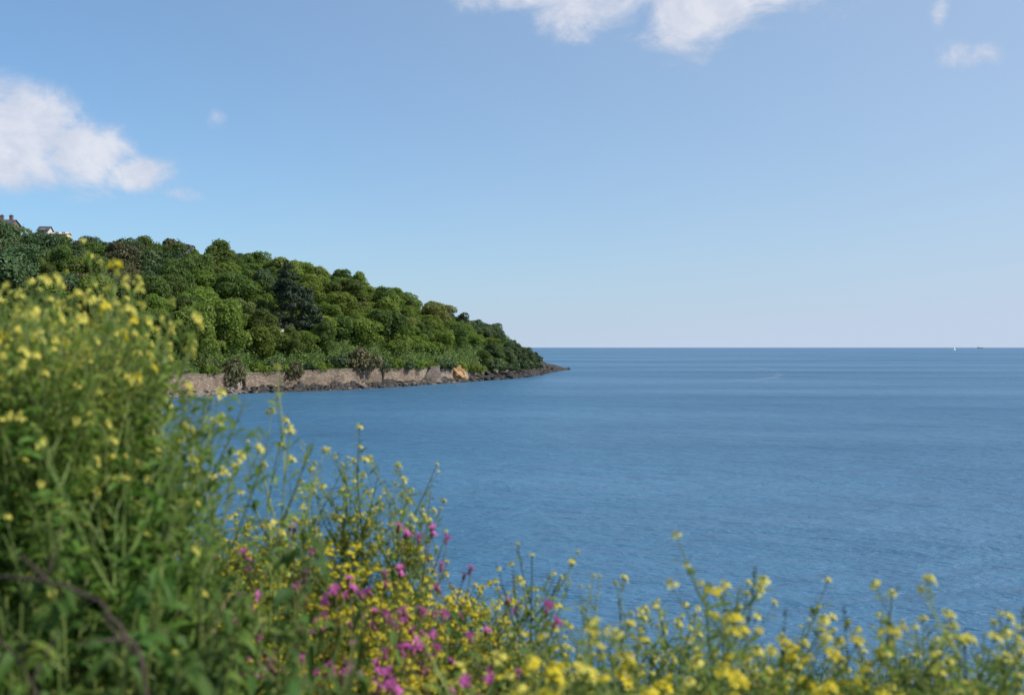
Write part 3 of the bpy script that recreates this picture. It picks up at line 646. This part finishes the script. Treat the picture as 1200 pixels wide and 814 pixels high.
Y_ = 262.0; u = px2u(325); house('white_hut', 325, 292, hill_z(u, 292)+.6, 1.6, 1.1, 2.1, .7, M['white'], M['white'], 'small white hut half hidden in the trees above the wall', .2, (), 1)

def boat(px, py, heading, label):
    Y = EYE*FPX/(py-407); root = empty('sailing_boat', (px2u(px)*Y, Y, 0), heading); hb = MB(); vs = []; n = 9
    for i in range(n):
        t = i/(n-1); x = -6+12*t; w = 1.7*math.sin(math.pi*min(1, .25+.75*t))**.6 if t < .99 else .05
        vs += [(x, -w*.35, -.5), (x, -w, 1.2+.3*t), (x, w, 1.2+.3*t), (x, w*.35, -.5)]
    fs = [(i*4+k, i*4+(k+1) % 4, i*4+4+(k+1) % 4, i*4+4+k) for i in range(n-1) for k in range(4)]+[(3, 2, 1, 0), tuple((n-1)*4+k for k in range(4))]
    hb.add(vs, fs); hb.build('hull', M['white'], root)
    m = MB(); m.tube([(.6, 0, 1.3), (.6, 0, 17)], [.12, .07], 6); m.tube([(.6, 0, 2.6), (-5.2, 0, 2.6)], .08, 5); m.build('mast', M['coping'], root)
    s = MB(); s.add([(.5, .02, 2.8), (-5.1, .02, 2.8), (.5, .02, 16.6), (-2.6, .35, 8.5)], [(0, 3, 2), (0, 1, 3)]); s.add([(.5, -.01, 2.8), (-5.1, -.01, 2.8), (.5, -.01, 16.6), (-2.6, .3, 8.5)], [(2, 3, 0), (3, 1, 0)]); s.build('mainsail', M['white'], root)
    j = MB(); j.add([(.8, 0, 15), (5.8, 0, 1.8), (1.0, .5, 2.4), (2.4, .45, 6)], [(0, 1, 3), (1, 2, 3), (2, 0, 3)]); j.build('jib', M['white'], root); tag(root, label, 'sailing boat')
boat(1119, 410.6, .5, 'white sailing boat far out just below the horizon on the right')
def ship():
    Y = 14000.0; px = 1149; root = empty('distant_ship', (px2u(px)*Y, Y, 0), .1); b = MB(); b.box((0, 0, 4), (42, 8, 5), taper=1.05); b.build('hull', M['slate'], root); d = MB(); d.box((-28, 0, 15), (8, 7, 6)); d.box((-28, 0, 23), (3, 3, 3)); d.build('bridge_house', M['render'], root); tag(root, 'faint grey ship on the horizon right of the sailing boat', 'ship')
ship()
#FOREGROUND
# ------------------------------------------------------------------ wild flowers and plants in front
M['petal_pale'] = plain('petal_pale_yellow', (0.88, 0.80, 0.16), .6, .45)
M['petal_deep'] = plain('petal_deep_yellow', (0.88, 0.72, 0.03), .6, .45)
M['petal_pink'] = plain('petal_pink', (0.64, 0.14, 0.47), .6, .4)
M['petal_white'] = plain('petal_white', (0.8, 0.8, 0.76), .6, .4)
M['calyx'] = plain('calyx_purple', (0.16, 0.045, 0.07), .7)
M['bud'] = plain('bud_green', (0.22, 0.27, 0.05), .6, .2)
M['stem'] = leafmat('stem_green', (0.14, 0.20, 0.05), (0.21, 0.27, 0.075), .2, objvar=.25)
M['stem_dark'] = leafmat('stem_dark_green', (0.03, 0.055, 0.03), (0.05, 0.08, 0.04), .1, objvar=.2)
M['stem_red'] = leafmat('stem_reddish', (0.12, 0.07, 0.045), (0.14, 0.12, 0.05), .1, objvar=.2)
M['leaf_light'] = leafmat('leaf_light', (0.16, 0.24, 0.04), (0.25, 0.33, 0.065), .52, objvar=.25)
M['leaf_deep'] = leafmat('leaf_deep', (0.036, 0.088, 0.014), (0.085, 0.155, 0.024), .4, .6, objvar=.3, spec=.25)
M['leaf_fresh'] = leafmat('leaf_fresh', (0.085, 0.18, 0.025), (0.17, 0.28, 0.045), .5, objvar=.25)
M['leaf_yellowed'] = leafmat('leaf_yellowed', (0.25, 0.24, 0.05), (0.34, 0.22, 0.07), .35, objvar=.2)
M['grass'] = leafmat('grass_blades', (0.075, 0.13, 0.03), (0.17, 0.20, 0.06), .35, objvar=.2)
M['dry'] = leafmat('dry_stalk', (0.20, 0.12, 0.075), (0.32, 0.22, 0.14), .1, objvar=.2)
M['twig'] = noisemat('twig_bark', [(0.035, 0.025, 0.022), (0.09, 0.065, 0.055)], 20, .9, .5, 60, bdist=.005)

def flower4(mb, c, ax, r, mi, petals=4, notch=False, rr=random):
    c = Vector(c); ax = Vector(ax).normalized(); a = ax.orthogonal().normalized(); b = ax.cross(a); a0 = rr.uniform(0, 6.28)
    for k in range(petals):
        q = a0+2*math.pi*k/petals; d = a*math.cos(q)+b*math.sin(q); t = a*-math.sin(q)+b*math.cos(q); w = r*(.42 if petals == 4 else .36); up = ax*r*rr.uniform(.12, .4)
        if notch: vs = [c, c+d*r*.5-t*w*.6+up*.7, c+d*r-t*w*.8+up*.6, c+d*r*.78+up*.7, c+d*r+t*w*.8+up*.6, c+d*r*.5+t*w*.6+up*.7]; mb.add([tuple(v) for v in vs], [(0, 1, 2, 3), (0, 3, 4, 5)], mi)
        else: vs = [c, c+d*r*.5-t*w*.75+up*.6, c+d*r*.95-t*w*.6+up, c+d*r*1.05+up*.9, c+d*r*.95+t*w*.6+up, c+d*r*.5+t*w*.75+up*.6]; mb.add([tuple(v) for v in vs], [(0, 1, 2, 3), (0, 3, 4, 5)], mi)
def bud(mb, c, ax, L, r, mi):
    c = Vector(c); ax = Vector(ax).normalized(); mb.tube([c, c+ax*L*.35, c+ax*L*.8, c+ax*L], [r*.5, r, r*.75, r*.15], 5, mi)

def mustard_head(seed, petal, fr=.0085, n=9):
    """a dome of four petalled flowers round a tuft of buds"""
    rr = random.Random(seed); mb = MB()
    for i in range(n):
        a = i*2.4+rr.uniform(-.3, .3); q = rr.uniform(.35, 1); z = (.010-.018*q+rr.uniform(-.006, .004))*fr/.0085; h = Vector((math.cos(a)*q*.017, math.sin(a)*q*.017, 0))*(fr/.0085)
        c = h+Vector((0, 0, z+.006)); ax = Vector((h.x*45, h.y*45, .7+rr.uniform(-.2, .3)))
        mb.tube([(0, 0, -.012), tuple(h*.5+Vector((0, 0, -.002))), tuple(c)], .0006, 4, 1); flower4(mb, c, ax, fr*rr.uniform(.85, 1.15), 0, rr=rr)
        bud(mb, c-Vector(ax).normalized()*.003, ax, .005, .0014, 1)
    for i in range(7):
        a = i*2.4; q = rr.uniform(0, .5); bud(mb, (math.cos(a)*q*.010, math.sin(a)*q*.010, .008), (math.cos(a)*q, math.sin(a)*q, 1), .006, .0018, 1)
    return mb.build('flower_head', [M[petal], M['bud']]).data
def strip(mesh_obj_data):
    for o in [o for o in bpy.data.objects if o.data is mesh_obj_data]: bpy.data.objects.remove(o)
    return mesh_obj_data
HEADS_P = [strip(mustard_head(i, 'petal_pale')) for i in range(4)]
HEADS_D = [strip(mustard_head(10+i, 'petal_deep')) for i in range(3)]
HEADS_S = [strip(mustard_head(20+i, 'petal_deep', .0060, 10)) for i in range(3)]
def campion_flower(seed):
    rr = random.Random(seed); mb = MB(); mb.tube([(0, 0, -.014), (0, 0, -.009), (0, 0, -.002), (0, 0, 0)], [.002, .0042, .0036, .0026], 7, 1)
    flower4(mb, (0, 0, .0005), (0, 0, 1), .0125, 0, 5, True, rr)
    flower4(mb, (0, 0, .0025), (0, 0, 1), .006, 0, 5, False, rr)
    return strip(mb.build('flower', [M['petal_pink'], M['calyx']]).data)
CAMP = [campion_flower(i) for i in range(3)]
def put_child(me, root, loc, ax, s=1.0, name='flower_head'):
    o = bpy.data.objects.new(name, me); COL.objects.link(o); o.parent = root; o.location = loc
    o.rotation_euler = Vector(ax).to_track_quat('Z', 'Y').to_euler(); o.scale = (s, s, s); return o
def lobed(t): return (math.sin(math.pi*min(1, t*.95+.05))**.7)*(1+.35*math.sin(t*26))
def serr(t): return (math.sin(math.pi*min(1, t**.8*.94+.06))**.75)*(1+.12*math.sin(t*40))
def curve_pts(p, d, L, up, n, rr, wob=.05):
    pts = [Vector(p)]; d = Vector(d).normalized()
    for i in range(n):
        d = (d+Vector((rr.uniform(-wob, wob), rr.uniform(-wob, wob), up/n))).normalized(); pts.append(pts[-1]+d*(L/n))
    return pts, d

def make_mustard(seed, heads, H=1.0, nb=8, lf=14, twigs=2, pods=True, hs=1.0, bare=0.0, name='yellow_flower_plant', stemm='stem', leafm='leaf_light', low=.3, leafl=.10, bract=5):
    rr = random.Random(seed); root = empty(name, (0, 0, 0)); sm = MB(); lm = MB(); tips = []
    main, d = curve_pts((0, 0, -.03), (rr.uniform(-.1, .1), rr.uniform(-.1, .1), 1), H, .1, 12, rr, .07); n = len(main)
    sm.tube(main, [.0048*H*(1-.8*i/(n-1))+.0006 for i in range(n)], 6); tips.append((main[-1], d))
    for b in range(nb):
        t = low+(.93-low)*(b+rr.random()*.6)/nb; i = int(t*(n-1)); p = main[i].lerp(main[min(i+1, n-1)], t*(n-1)-i); a = b*2.4+rr.uniform(-.5, .5)
        L = H*rr.uniform(.22, .42)*(1.15-.6*t); pts, dd = curve_pts(p, (math.cos(a)*.9, math.sin(a)*.9, 1.0), L, .5, 6, rr, .10)
        sm.tube(pts, [.0022*H*(1-.7*k/6)+.0005 for k in range(7)], 5); tips.append((pts[-1], dd)); lm.leaf(p, (math.cos(a), math.sin(a), .35), leafl*rr.uniform(.5, .9), .018, .9, mi=0)
        for w in range(twigs):
            k = rr.randint(2, 4); a2 = a+rr.uniform(-1.4, 1.4); p2, d2 = curve_pts(pts[k], (math.cos(a2), math.sin(a2), .8), L*rr.uniform(.35, .6), .5, 4, rr, .1)
            sm.tube(p2, [.0013, .0012, .001, .0009, .0007], 4); tips.append((p2[-1], d2))
        if pods:
            for w in range(5):
                q = pts[3].lerp(pts[-1], rr.random()); a2 = rr.uniform(0, 6.28); e, _ = curve_pts(q, (math.cos(a2), math.sin(a2), .7), rr.uniform(.018, .035), .4, 2, rr, .02); sm.tube(e, [.0005, .0013, .0004], 4)
    for k in range(lf):
        t = rr.uniform(.03, .75)**1.2; i = int(t*(n-1)); a = k*2.4; L = leafl*rr.uniform(.7, 1.3)*(1.25-t)
        lm.leaf(main[i], (math.cos(a), math.sin(a), rr.uniform(.1, .9)), L, L*.36, rr.uniform(.6, 1.5), seg=9, prof=lobed, roll=rr.uniform(-.4, .4))
    for (p, dd) in tips:
        for q in range(bract):
            c = Vector(p)-dd*rr.uniform(.02, .22)*H; a = rr.uniform(0, 6.28); c = c+Vector((math.cos(a), math.sin(a), 0))*.006; L = rr.uniform(.018, .05)
            lm.leaf(c, (math.cos(a), math.sin(a), rr.uniform(.2, 1.2)), L, L*.3, .6, seg=3, roll=rr.uniform(-.5, .5))
    sm.build('stem', M[stemm], root); lm.build('leaves', M[leafm], root)
    for (p, dd) in tips[1:]+tips[:1]:
        if rr.random() < bare: continue
        put_child(rr.choice(heads), root, p, dd+Vector((rr.uniform(-.3, .3), rr.uniform(-.3, .3), .2)), hs*rr.choice((.6, .8, 1, 1.3)))
    # small leaves and bracts clothing the branches

    return root
def make_campion(seed, H=.8):
    rr = random.Random(seed); root = empty('pink_flower_plant', (0, 0, 0)); sm = MB(); lm = MB()
    for s_ in range(3):
        a0 = s_*2.1+rr.uniform(-.4, .4); main, d = curve_pts((math.cos(a0)*.02, math.sin(a0)*.02, -.03), (math.cos(a0)*.34, math.sin(a0)*.34, 1), H*rr.uniform(.8, 1.05), .1, 10, rr, .08)
        sm.tube(main, [.0028-.0018*i/10 for i in range(11)], 5); ends = [(main[-1], d)]
        for b in range(2):
            i = 9-2*b; a = rr.uniform(0, 6.28); pts, dd = curve_pts(main[i], (math.cos(a)*.8, math.sin(a)*.8, 1), H*rr.uniform(.06, .13), .3, 3, rr, .1); sm.tube(pts, .0011, 4); ends.append((pts[-1], dd))
        for (p, dd) in ends: put_child(rr.choice(CAMP), root, p, dd+Vector((rr.uniform(-.9, .9), rr.uniform(-1.1, .5), .1)), rr.uniform(.85, 1.15), 'flower')
        for i in range(1, 9):
            for q in (0, math.pi):
                a = i*1.57+q; L = .07*(1.15-i/11); lm.leaf(main[i], (math.cos(a), math.sin(a), .4), L, L*.42, 1.0)
    sm.build('stem', M['stem_red'], root); lm.build('leaves', M['leaf_deep'], root); return root
def make_leafy(seed, H=.6, leafm='leaf_deep', n=34, L0=.10, W=.46, name='leafy_plant'):
    rr = random.Random(seed); root = empty(name, (0, 0, 0)); sm = MB(); lm = MB()
    for s_ in range(4):
        a0 = s_*1.6+rr.uniform(-.4, .4); main, d = curve_pts((math.cos(a0)*.02, math.sin(a0)*.02, -.03), (math.cos(a0)*.38, math.sin(a0)*.38, 1), H*rr.uniform(.75, 1.05), .2, 9, rr, .08)
        sm.tube(main, [.0032-.002*i/9 for i in range(10)], 5)
        for k in range(n//2):
            t = rr.uniform(.12, 1.0); i = min(8, int(t*9)); a = k*2.4+rr.uniform(-.3, .3); L = L0*rr.uniform(.55, 1.25)*(1.2-.5*t); p = main[i].lerp(main[i+1], rr.random())
            st, dd = curve_pts(p, (math.cos(a), math.sin(a), .5), L*.4, .1, 2, rr, .05); sm.tube(st, .0009, 4)
            lm.leaf(st[-1], (math.cos(a), math.sin(a), rr.uniform(-.1, .5)), L, L*W, rr.uniform(.5, 1.4), seg=7, prof=serr, roll=rr.uniform(-.5, .5))
    sm.build('stem', M['stem'], root); lm.build('leaves', M[leafm], root); return root
def make_dry(seed, H=.5):
    rr = random.Random(seed); root = empty('dry_stalk', (0, 0, 0)); sm = MB(); hm = MB()
    for s_ in range(4):
        a = rr.uniform(0, 6.28); pts, d = curve_pts((0, 0, -.02), (math.cos(a)*.3, math.sin(a)*.3, 1), H*rr.uniform(.6, 1), -.1, 8, rr, .12); sm.tube(pts, [.0045-.0028*i/8 for i in range(9)], 5)
        for k in range(16):
            i = rr.randint(4, 7); p = pts[i].lerp(pts[i+1], rr.random()); a2 = rr.uniform(0, 6.28); hm.leaf(p, (math.cos(a2), math.sin(a2), .8), rr.uniform(.015, .035), .009, .8, seg=3)
    sm.build('stem', M['dry'], root); hm.build('seed_husks', M['dry'], root); return root
def make_grass_head(seed, H=.95):
    rr = random.Random(seed); root = empty('grass_plant', (0, 0, 0)); sm = MB(); hm = MB()
    pts, d = curve_pts((0, 0, -.02), (.03, 0, 1), H, -.12, 10, rr, .04); sm.tube(pts, [.0016-.001*i/10 for i in range(11)], 4)
    for k in range(46):
        t = rr.random(); p = pts[8].lerp(pts[10], t) if t > .5 else pts[8].lerp(pts[9], t*2); a = rr.uniform(0, 6.28); hm.leaf(p, (math.cos(a)*.45, math.sin(a)*.45, 1), .013, .0035, .1, seg=2)
    for k in range(3): a = rr.uniform(0, 6.28); hm.leaf(pts[2+k], (math.cos(a)*.5, math.sin(a)*.5, 1), .22, .006, 1.0, seg=6)
    sm.build('stem', M['stem'], root); hm.build('seed_spike', M['stem_dark'], root); return root

PL = {'tall': [make_mustard(i, HEADS_P, nb=10, twigs=2, hs=.6, low=.5, bare=.05, lf=24, leafl=.07, bract=11, leafm='leaf_light') for i in (1, 2, 3, 4)],
      'deep': [make_mustard(20+i, HEADS_D, nb=9, twigs=1, hs=.85, low=.6, bare=.1, lf=22, leafl=.08) for i in (1, 2)],
      'green': [make_mustard(30+i, HEADS_P, nb=11, twigs=1, hs=.5, low=.3, bare=.8, lf=36, leafl=.07, bract=16, leafm='leaf_fresh', name='budding_flower_plant') for i in (1, 2)],
      'slim': [make_mustard(50+i, HEADS_P, nb=5, twigs=1, hs=.62, low=.66, bare=.15, lf=9, leafl=.06) for i in (1, 2, 3)],
      'dense': [make_mustard(40+i, HEADS_S, nb=12, twigs=2, lf=24, low=.45, hs=1.15, bare=.08, leafl=.06, bract=6, name='dense_flower_plant') for i in (1, 2, 3)],
      'camp': [make_campion(i) for i in (1, 2, 3)], 'leafy': [make_leafy(i, L0=.044, n=76) for i in (1, 2, 3)],
      'broad': [make_leafy(11, .6, 'leaf_deep', 60, .052, .42), make_leafy(12, .6, 'leaf_light', 56, .055, .36)],
      'yellowed': [make_leafy(15, .5, 'leaf_yellowed', 12, .06, .5)], 'dry': [make_dry(1), make_dry(2)], 'grass': [make_grass_head(1), make_grass_head(2)],
      'bare': [make_mustard(60+i, HEADS_P, nb=6, twigs=1, lf=3, low=.5, stemm='stem_dark', hs=.45, bract=1) for i in (1, 2)]}
NOM = {'tall': 1.0, 'green': 1.0, 'slim': 1.0, 'deep': 1.0, 'dense': 1.0, 'camp': .8, 'leafy': .6, 'broad': .6, 'yellowed': .5, 'dry': .5, 'grass': .95, 'bare': 1.0}
for k in PL:
    for o in PL[k]: o['spare'] = 1
rn = random.Random(5)
def place_words(px, py):
    if px < 240: a = 'at the far left edge' if px < 30 else 'below the hilltop houses' if px < 100 else 'below the tall flower tips' if px < 160 else 'on the right side of the left clump'
    elif px < 520: a = 'under the gap in the sea wall' if px < 320 else 'under the dark conifer' if px < 370 else 'under the drooping bush' if px < 420 else 'under the overhanging tree' if px < 465 else 'under the grey buttress'
    else: a = 'under the orange cliff' if px < 590 else 'under the rocky point' if px < 690 else 'in the middle of the open sea front' if px < 830 else 'under the pale slick on the sea' if px < 960 else 'left below the sailing boat' if px < 1090 else 'right below the sailing boat' if px < 1170 else 'at the far right edge'
    return a
def plant(kind, px, pytop, d, label, cat, group, lean=.08, sxy=None):
    label = label+', '+place_words(px, pytop)
    if px < 240 and kind in ('tall', 'deep', 'green'): label += ', tips before '+('the skyline' if pytop < 350 else 'the hillside' if pytop < 395 else 'the wall' if pytop < 445 else 'the water' if pytop < 485 else 'leaves')
    src = rn.choice(PL[kind]); o = src if src.get('spare') else copy_tree(src)
    if 'spare' in o: del o['spare']
    x = px2u(px)*d; zt = EYE-(pytop-407)/FPX*d; z0 = gz(x, d); h = zt-z0
    s = max(.35, h/NOM[kind]); o.location = (x, d, z0); k = sxy if sxy else 1.0
    w = s*k if s < 1.25 else 1.25*k
    o.scale = (w, w, s); o.rotation_euler = (rn.uniform(-lean, lean), rn.uniform(-lean, lean), rn.uniform(0, 6.28)); tag(o, label, cat, group); return o
G1 = 'yellow flowering plants on the bank'
def env(tab, px): return interp(tab, px)
LEFT = [(-80, 350), (0, 342), (40, 318), (90, 345), (150, 325), (180, 345), (205, 400), (225, 460), (290, 530)]
# tall blurred plants on the left
for i in range(40):
    px = -60+230*i/39+rn.uniform(-8, 8); t = env(LEFT, px)+abs(rn.gauss(0, 45)); plant(rn.choice(('tall', 'tall', 'tall', 'deep', 'green', 'green')), px-15, t, rn.uniform(1.7, 2.5), 'tall yellow flowered plant', 'flower', G1, .05, .6)
for i in range(44):
    px = rn.uniform(-50, 140); plant(rn.choice(('tall', 'green')), px, rn.uniform(385, 460), rn.uniform(1.8, 2.5), 'shorter yellow flowered plant', 'flower', G1, .06, .6)
for i in range(34):
    px = rn.uniform(-50, 165); t = max(rn.uniform(440, 560), 430+(px-110)*1.25); plant('green', px, t, rn.uniform(1.6, 2.2), 'budding green plant', 'flower', 'budding plants on the bank', .06, .7)
# leafy green mass low on the left
for i in range(130):
    px = rn.uniform(-60, 238); d = rn.uniform(1.3, 1.85); t = max(rn.uniform(490, 790), 440+px*.55)
    plant('leafy' if rn.random() < .7 else 'broad', px, t, d, ('upper ' if t < 600 else 'low ' if t > 700 else '')+'dark leafy green plant', 'plant', 'leafy plants on the bank', sxy=.85)
for (px, t, d) in ((105, 645, 1.35), (85, 560, 1.5), (150, 700, 1.5), (40, 665, 1.4)): plant('yellowed', px, t, d, 'plant with yellowed leaves among dark ones', 'plant', 'leafy plants on the bank')
# plants against the sea left of centre
for (px, t, d, k) in ((305, 478, 2.4, 'slim'), (280, 530, 2.5, 'slim'), (325, 530, 2.6, 'slim'), (255, 505, 2.3, 'slim'), (345, 575, 2.8, 'slim'), (238, 478, 2.2, 'slim')): plant(k, px, t, d, 'thin yellow flowered plant against the water', 'flower', G1, .04, .7)
for (px, t, d, k) in ((388, 540, 3.0, 'slim'), (449, 525, 3.1, 'slim'), (400, 548, 3.0, 'slim'), (440, 552, 3.0, 'slim'), (466, 575, 3.0, 'slim'), (430, 550, 3.0, 'slim'), (465, 558, 3.0, 'slim'), (478, 602, 3.1, 'tall'), (410, 562, 3.1, 'tall'), (495, 652, 3.1, 'slim')): plant(k, px, t, d, 'pale yellow flowered plant atop the central mound', 'flower', G1, .05, .8)
CEN = [(230, 640), (270, 605), (320, 596), (380, 590), (440, 596), (480, 632), (510, 672), (560, 690), (620, 730), (680, 760)]
for i in range(100):
    px = rn.uniform(245, 620); e = env(CEN, px); q = rn.random()**1.2; t = e+q*(830-e); d = 3.3-1.2*q+rn.uniform(-.15, .15)
    plant('dense', px, t, d, ('upper' if t < 660 else 'middle' if t < 740 else 'low')+' plant thick with small yellow flowers', 'flower', 'small flowered plants of the central mound', sxy=.95)
for i in range(22):
    px = rn.uniform(250, 520); e = env(CEN, px); plant('leafy', px, rn.uniform(e+20, 800), rn.uniform(2.2, 3.2), 'green leafy plant between the flowers', 'plant', 'leafy plants on the bank')
PK = [(450, 603, 2.9), (432, 632, 2.7), (455, 660, 2.7), (405, 660, 2.8), (420, 668, 2.6), (284, 710, 2.1), (328, 748, 2.0), (316, 772, 2.0), (382, 740, 2.2), (421, 745, 2.2), (385, 786, 2.0), (412, 700, 2.4), (440, 790, 2.0), (372, 715, 2.4), (505, 745, 2.4), (398, 770, 2.1), (350, 700, 2.5), (470, 690, 2.6), (455, 765, 2.1), (536, 775, 2.2), (500, 790, 2.0)]
for (px, t, d) in PK+[(p-38, t_+rn.uniform(-5, 25), d_) for (p, t_, d_) in PK[:20]]: plant('camp', px-22, t-8, d-.25, 'pink flowered plant '+('high in the mound' if t < 680 else 'midway down the mound' if t < 760 else 'low in the mound'), 'flower', 'pink flowering plants on the bank', .04, .9)
for i in range(12):
    px = rn.uniform(280, 500); t = max(rn.uniform(650, 800), interp(CEN, px)+15); plant('camp', px, t, rn.uniform(1.9, 2.5), 'small scattered pink flowered plant', 'flower', 'pink flowering plants on the bank', .04, .9)
# right: sparse tops against the sea, thick below
for (px, t, d) in ((545, 672, 2.8), (580, 690, 2.7), (612, 660, 2.5), (655, 700, 2.5), (690, 672, 2.4), (725, 700, 2.4), (760, 690, 2.3), (785, 672, 2.2), (815, 670, 2.3), (735, 728, 2.3), (852, 700, 2.2), (866, 690, 2.0), (901, 663, 2.0), (930, 700, 2.1), (950, 728, 2.2), (985, 740, 2.1), (1005, 712, 1.9), (1030, 690, 1.8), (1060, 690, 1.8), (1080, 705, 1.9), (1105, 690, 1.7), (1125, 722, 1.9), (1150, 760, 1.9), (1190, 760, 1.7), (835, 655, 1.9), (1215, 740, 1.8)):
    plant('slim' if rn.random() < .8 else 'tall', px, t+18, d, 'slim yellow flowered plant against the sea', 'flower', G1, .05, .85)
for i in range(88):
    px = rn.uniform(520, 1240); t = rn.uniform(760, 860)-(20 if px < 900 else 0); plant(rn.choice(('deep', 'tall', 'slim', 'green')), px, t, rn.uniform(1.5, 2.4), ('tall' if t < 775 else 'low')+' yellow flowered plant in the bottom row', 'flower', G1)
for i in range(24): plant('leafy', rn.uniform(520, 1230), rn.uniform(790, 850), rn.uniform(1.6, 2.3), 'green leafy plant under yellow flowers', 'plant', 'leafy plants on the bank')
for (px, t, d) in ((640, 640, 2.5), (588, 700, 2.6)): plant('bare', px, t, d, 'dark branching stem with tiny blooms', 'plant', G1, .03, .9)
for (px, t, d) in ((835, 640, 1.9), (1168, 705, 1.8), (1150, 730, 1.9), (905, 690, 2.0), (625, 655, 2.5), (1010, 700, 1.9), (760, 700, 2.2)): plant('grass', px, t, d, 'thin grass with a dark seed spike', 'grass', 'flowering grasses on the bank', .05)
for (px, t, d) in ((195, 705, 1.5), (205, 735, 1.45), (225, 760, 1.5), (185, 770, 1.4), (240, 790, 1.6), (65, 790, 1.3)): plant('dry', px, t, d, 'dry reddish brown stalk', 'dead plant', 'dry stalks on the bank', .15)
# white blossom low on the left of the mound
def blossom():
    d = 1.7; x = px2u(268)*d; zt = EYE-(792-407)/FPX*d; z0 = gz(x, d); root = empty('white_flower_plant', (x, d, z0)); h = zt-z0; mb = MB(); rr = random.Random(9); st = MB(); lm = MB()
    pts, dd = curve_pts((0, 0, -.03), (.02, -.02, 1), h, 0, 6, rr, .03); st.tube(pts, .002, 5)
    for i in range(7):
        e, q = curve_pts(pts[4], (rr.uniform(-.5, .5), rr.uniform(-.5, .3), 1), rr.uniform(.05, .13), 0, 2, rr); st.tube(e, .001, 4); flower4(mb, e[-1], (rr.uniform(-.5, .5), -1, .6), .011, 0, 5, False, rr)
    for i in range(10): a = i*2.4; lm.leaf(pts[1+i % 5], (math.cos(a), math.sin(a), .4), .06, .02, 1)
    mb.build('flower_head', M['petal_white'], root); st.build('stem', M['stem'], root); lm.build('leaves', M['leaf_deep'], root); tag(root, 'small white flowered plant low between dark leaves and pink flowers', 'flower')
blossom()
# bare twigs lying through the growth
def twig(path, r0, r1, mat, label, name='bare_twig', side=4):
    P = [Vector((px2u(px)*d, d, EYE-(py-407)/FPX*d)) for (px, py, d) in path]; o = P[0].copy(); pts = []
    for a, b in zip(P, P[1:]):
        for k in range(4): pts.append(a.lerp(b, k/4)-o)
    pts.append(P[-1]-o); rr = random.Random(len(label)); pts = [p+Vector((rr.uniform(-1, 1), rr.uniform(-1, 1), rr.uniform(-1, 1)))*.003 for p in pts]
    mb = MB(); n = len(pts); mb.tube(pts, [r0+(r1-r0)*i/(n-1) for i in range(n)], 7)
    for k in range(side):
        i = rr.randint(1, n-2); q, _ = curve_pts(pts[i], (rr.uniform(-1, 1), rr.uniform(-.6, .6), rr.uniform(-.2, 1)), .07, 0, 4, rr, .2); mb.tube(q, [.0022, .0018, .0014, .001, .0006], 5)
    ob = mb.build(name, M[mat], smooth=True); ob.location = o; tag(ob, label, 'twig'); return ob
twig([(-30, 676, 1.22), (40, 680, 1.2), (85, 688, 1.18), (125, 712, 1.17), (150, 745, 1.16), (168, 775, 1.15), (175, 830, 1.15)], .0018, .0026, 'twig', 'dark arching twig across the leaves at the lower left')
twig([(-20, 725, 1.2), (15, 765, 1.2), (40, 815, 1.2), (55, 850, 1.2)], .0014, .0022, 'twig', 'grey brown straight twig in the bottom left corner')
twig([(232, 735, 1.5), (252, 742, 1.5), (272, 752, 1.5), (270, 775, 1.52)], .004, .0025, 'dry', 'short pale dry stalk lying left of the pink flowers', 'dry_twig', 1)
# short grass and herb growth covering the bank
def grass():
    rs = np.random.RandomState(3); n = 26000; Q = np.zeros((n*2, 4, 3)); rr = random.Random(2)
    for i in range(n):
        if i < 18000: y = rr.uniform(.9, 4.3); x = rr.uniform(-.62, .60)*y
        else: y = rr.uniform(-2, 5.0); x = rr.uniform(-5, 5)
        z = gz(x, y); h = rr.uniform(.10, .34)*(1.2 if x < -.2 else 1.0); a = rr.uniform(0, 6.28); l = rr.uniform(.1, .6)*h; w = rr.uniform(.0018, .0042)
        d = Vector((math.cos(a), math.sin(a), 0)); t = Vector((-d.y, d.x, 0))*w; b = Vector((x, y, z-.01)); m1 = b+Vector((0, 0, h*.6))+d*l*.3; tp = b+Vector((0, 0, h))+d*l
        Q[2*i] = [b-t, b+t, m1+t*.8, m1-t*.8]; Q[2*i+1] = [m1-t*.8, m1+t*.8, tp+t*.12, tp-t*.12]
    o = quads_mesh('grass', Q, M['grass']); tag(o, 'fine green grass growing over the cliff top bank', 'grass', None, 'stuff')
grass()
def herbs():
    rr = random.Random(12); mb = MB()
    for i in range(5200):
        y = rr.uniform(1.0, 4.4); x = rr.uniform(-.62, .60)*y; z = gz(x, y)+rr.uniform(0, .30 if x < -.3 else .18); a = rr.uniform(0, 6.28); L = rr.uniform(.03, .085)
        mb.leaf((x, y, z), (math.cos(a), math.sin(a), rr.uniform(-.1, .9)), L, L*.5, rr.uniform(.3, 1.3), seg=3, roll=rr.uniform(-.5, .5))
    o = mb.build('undergrowth', M['leaf_deep']); tag(o, 'dark leafy ground growth under the wild flowers', 'undergrowth', None, 'stuff')
herbs()
for k in PL:
    for o in PL[k]:
        if o.get('spare'):
            for ch in list(o.children): bpy.data.objects.remove(ch)
            bpy.data.objects.remove(o)
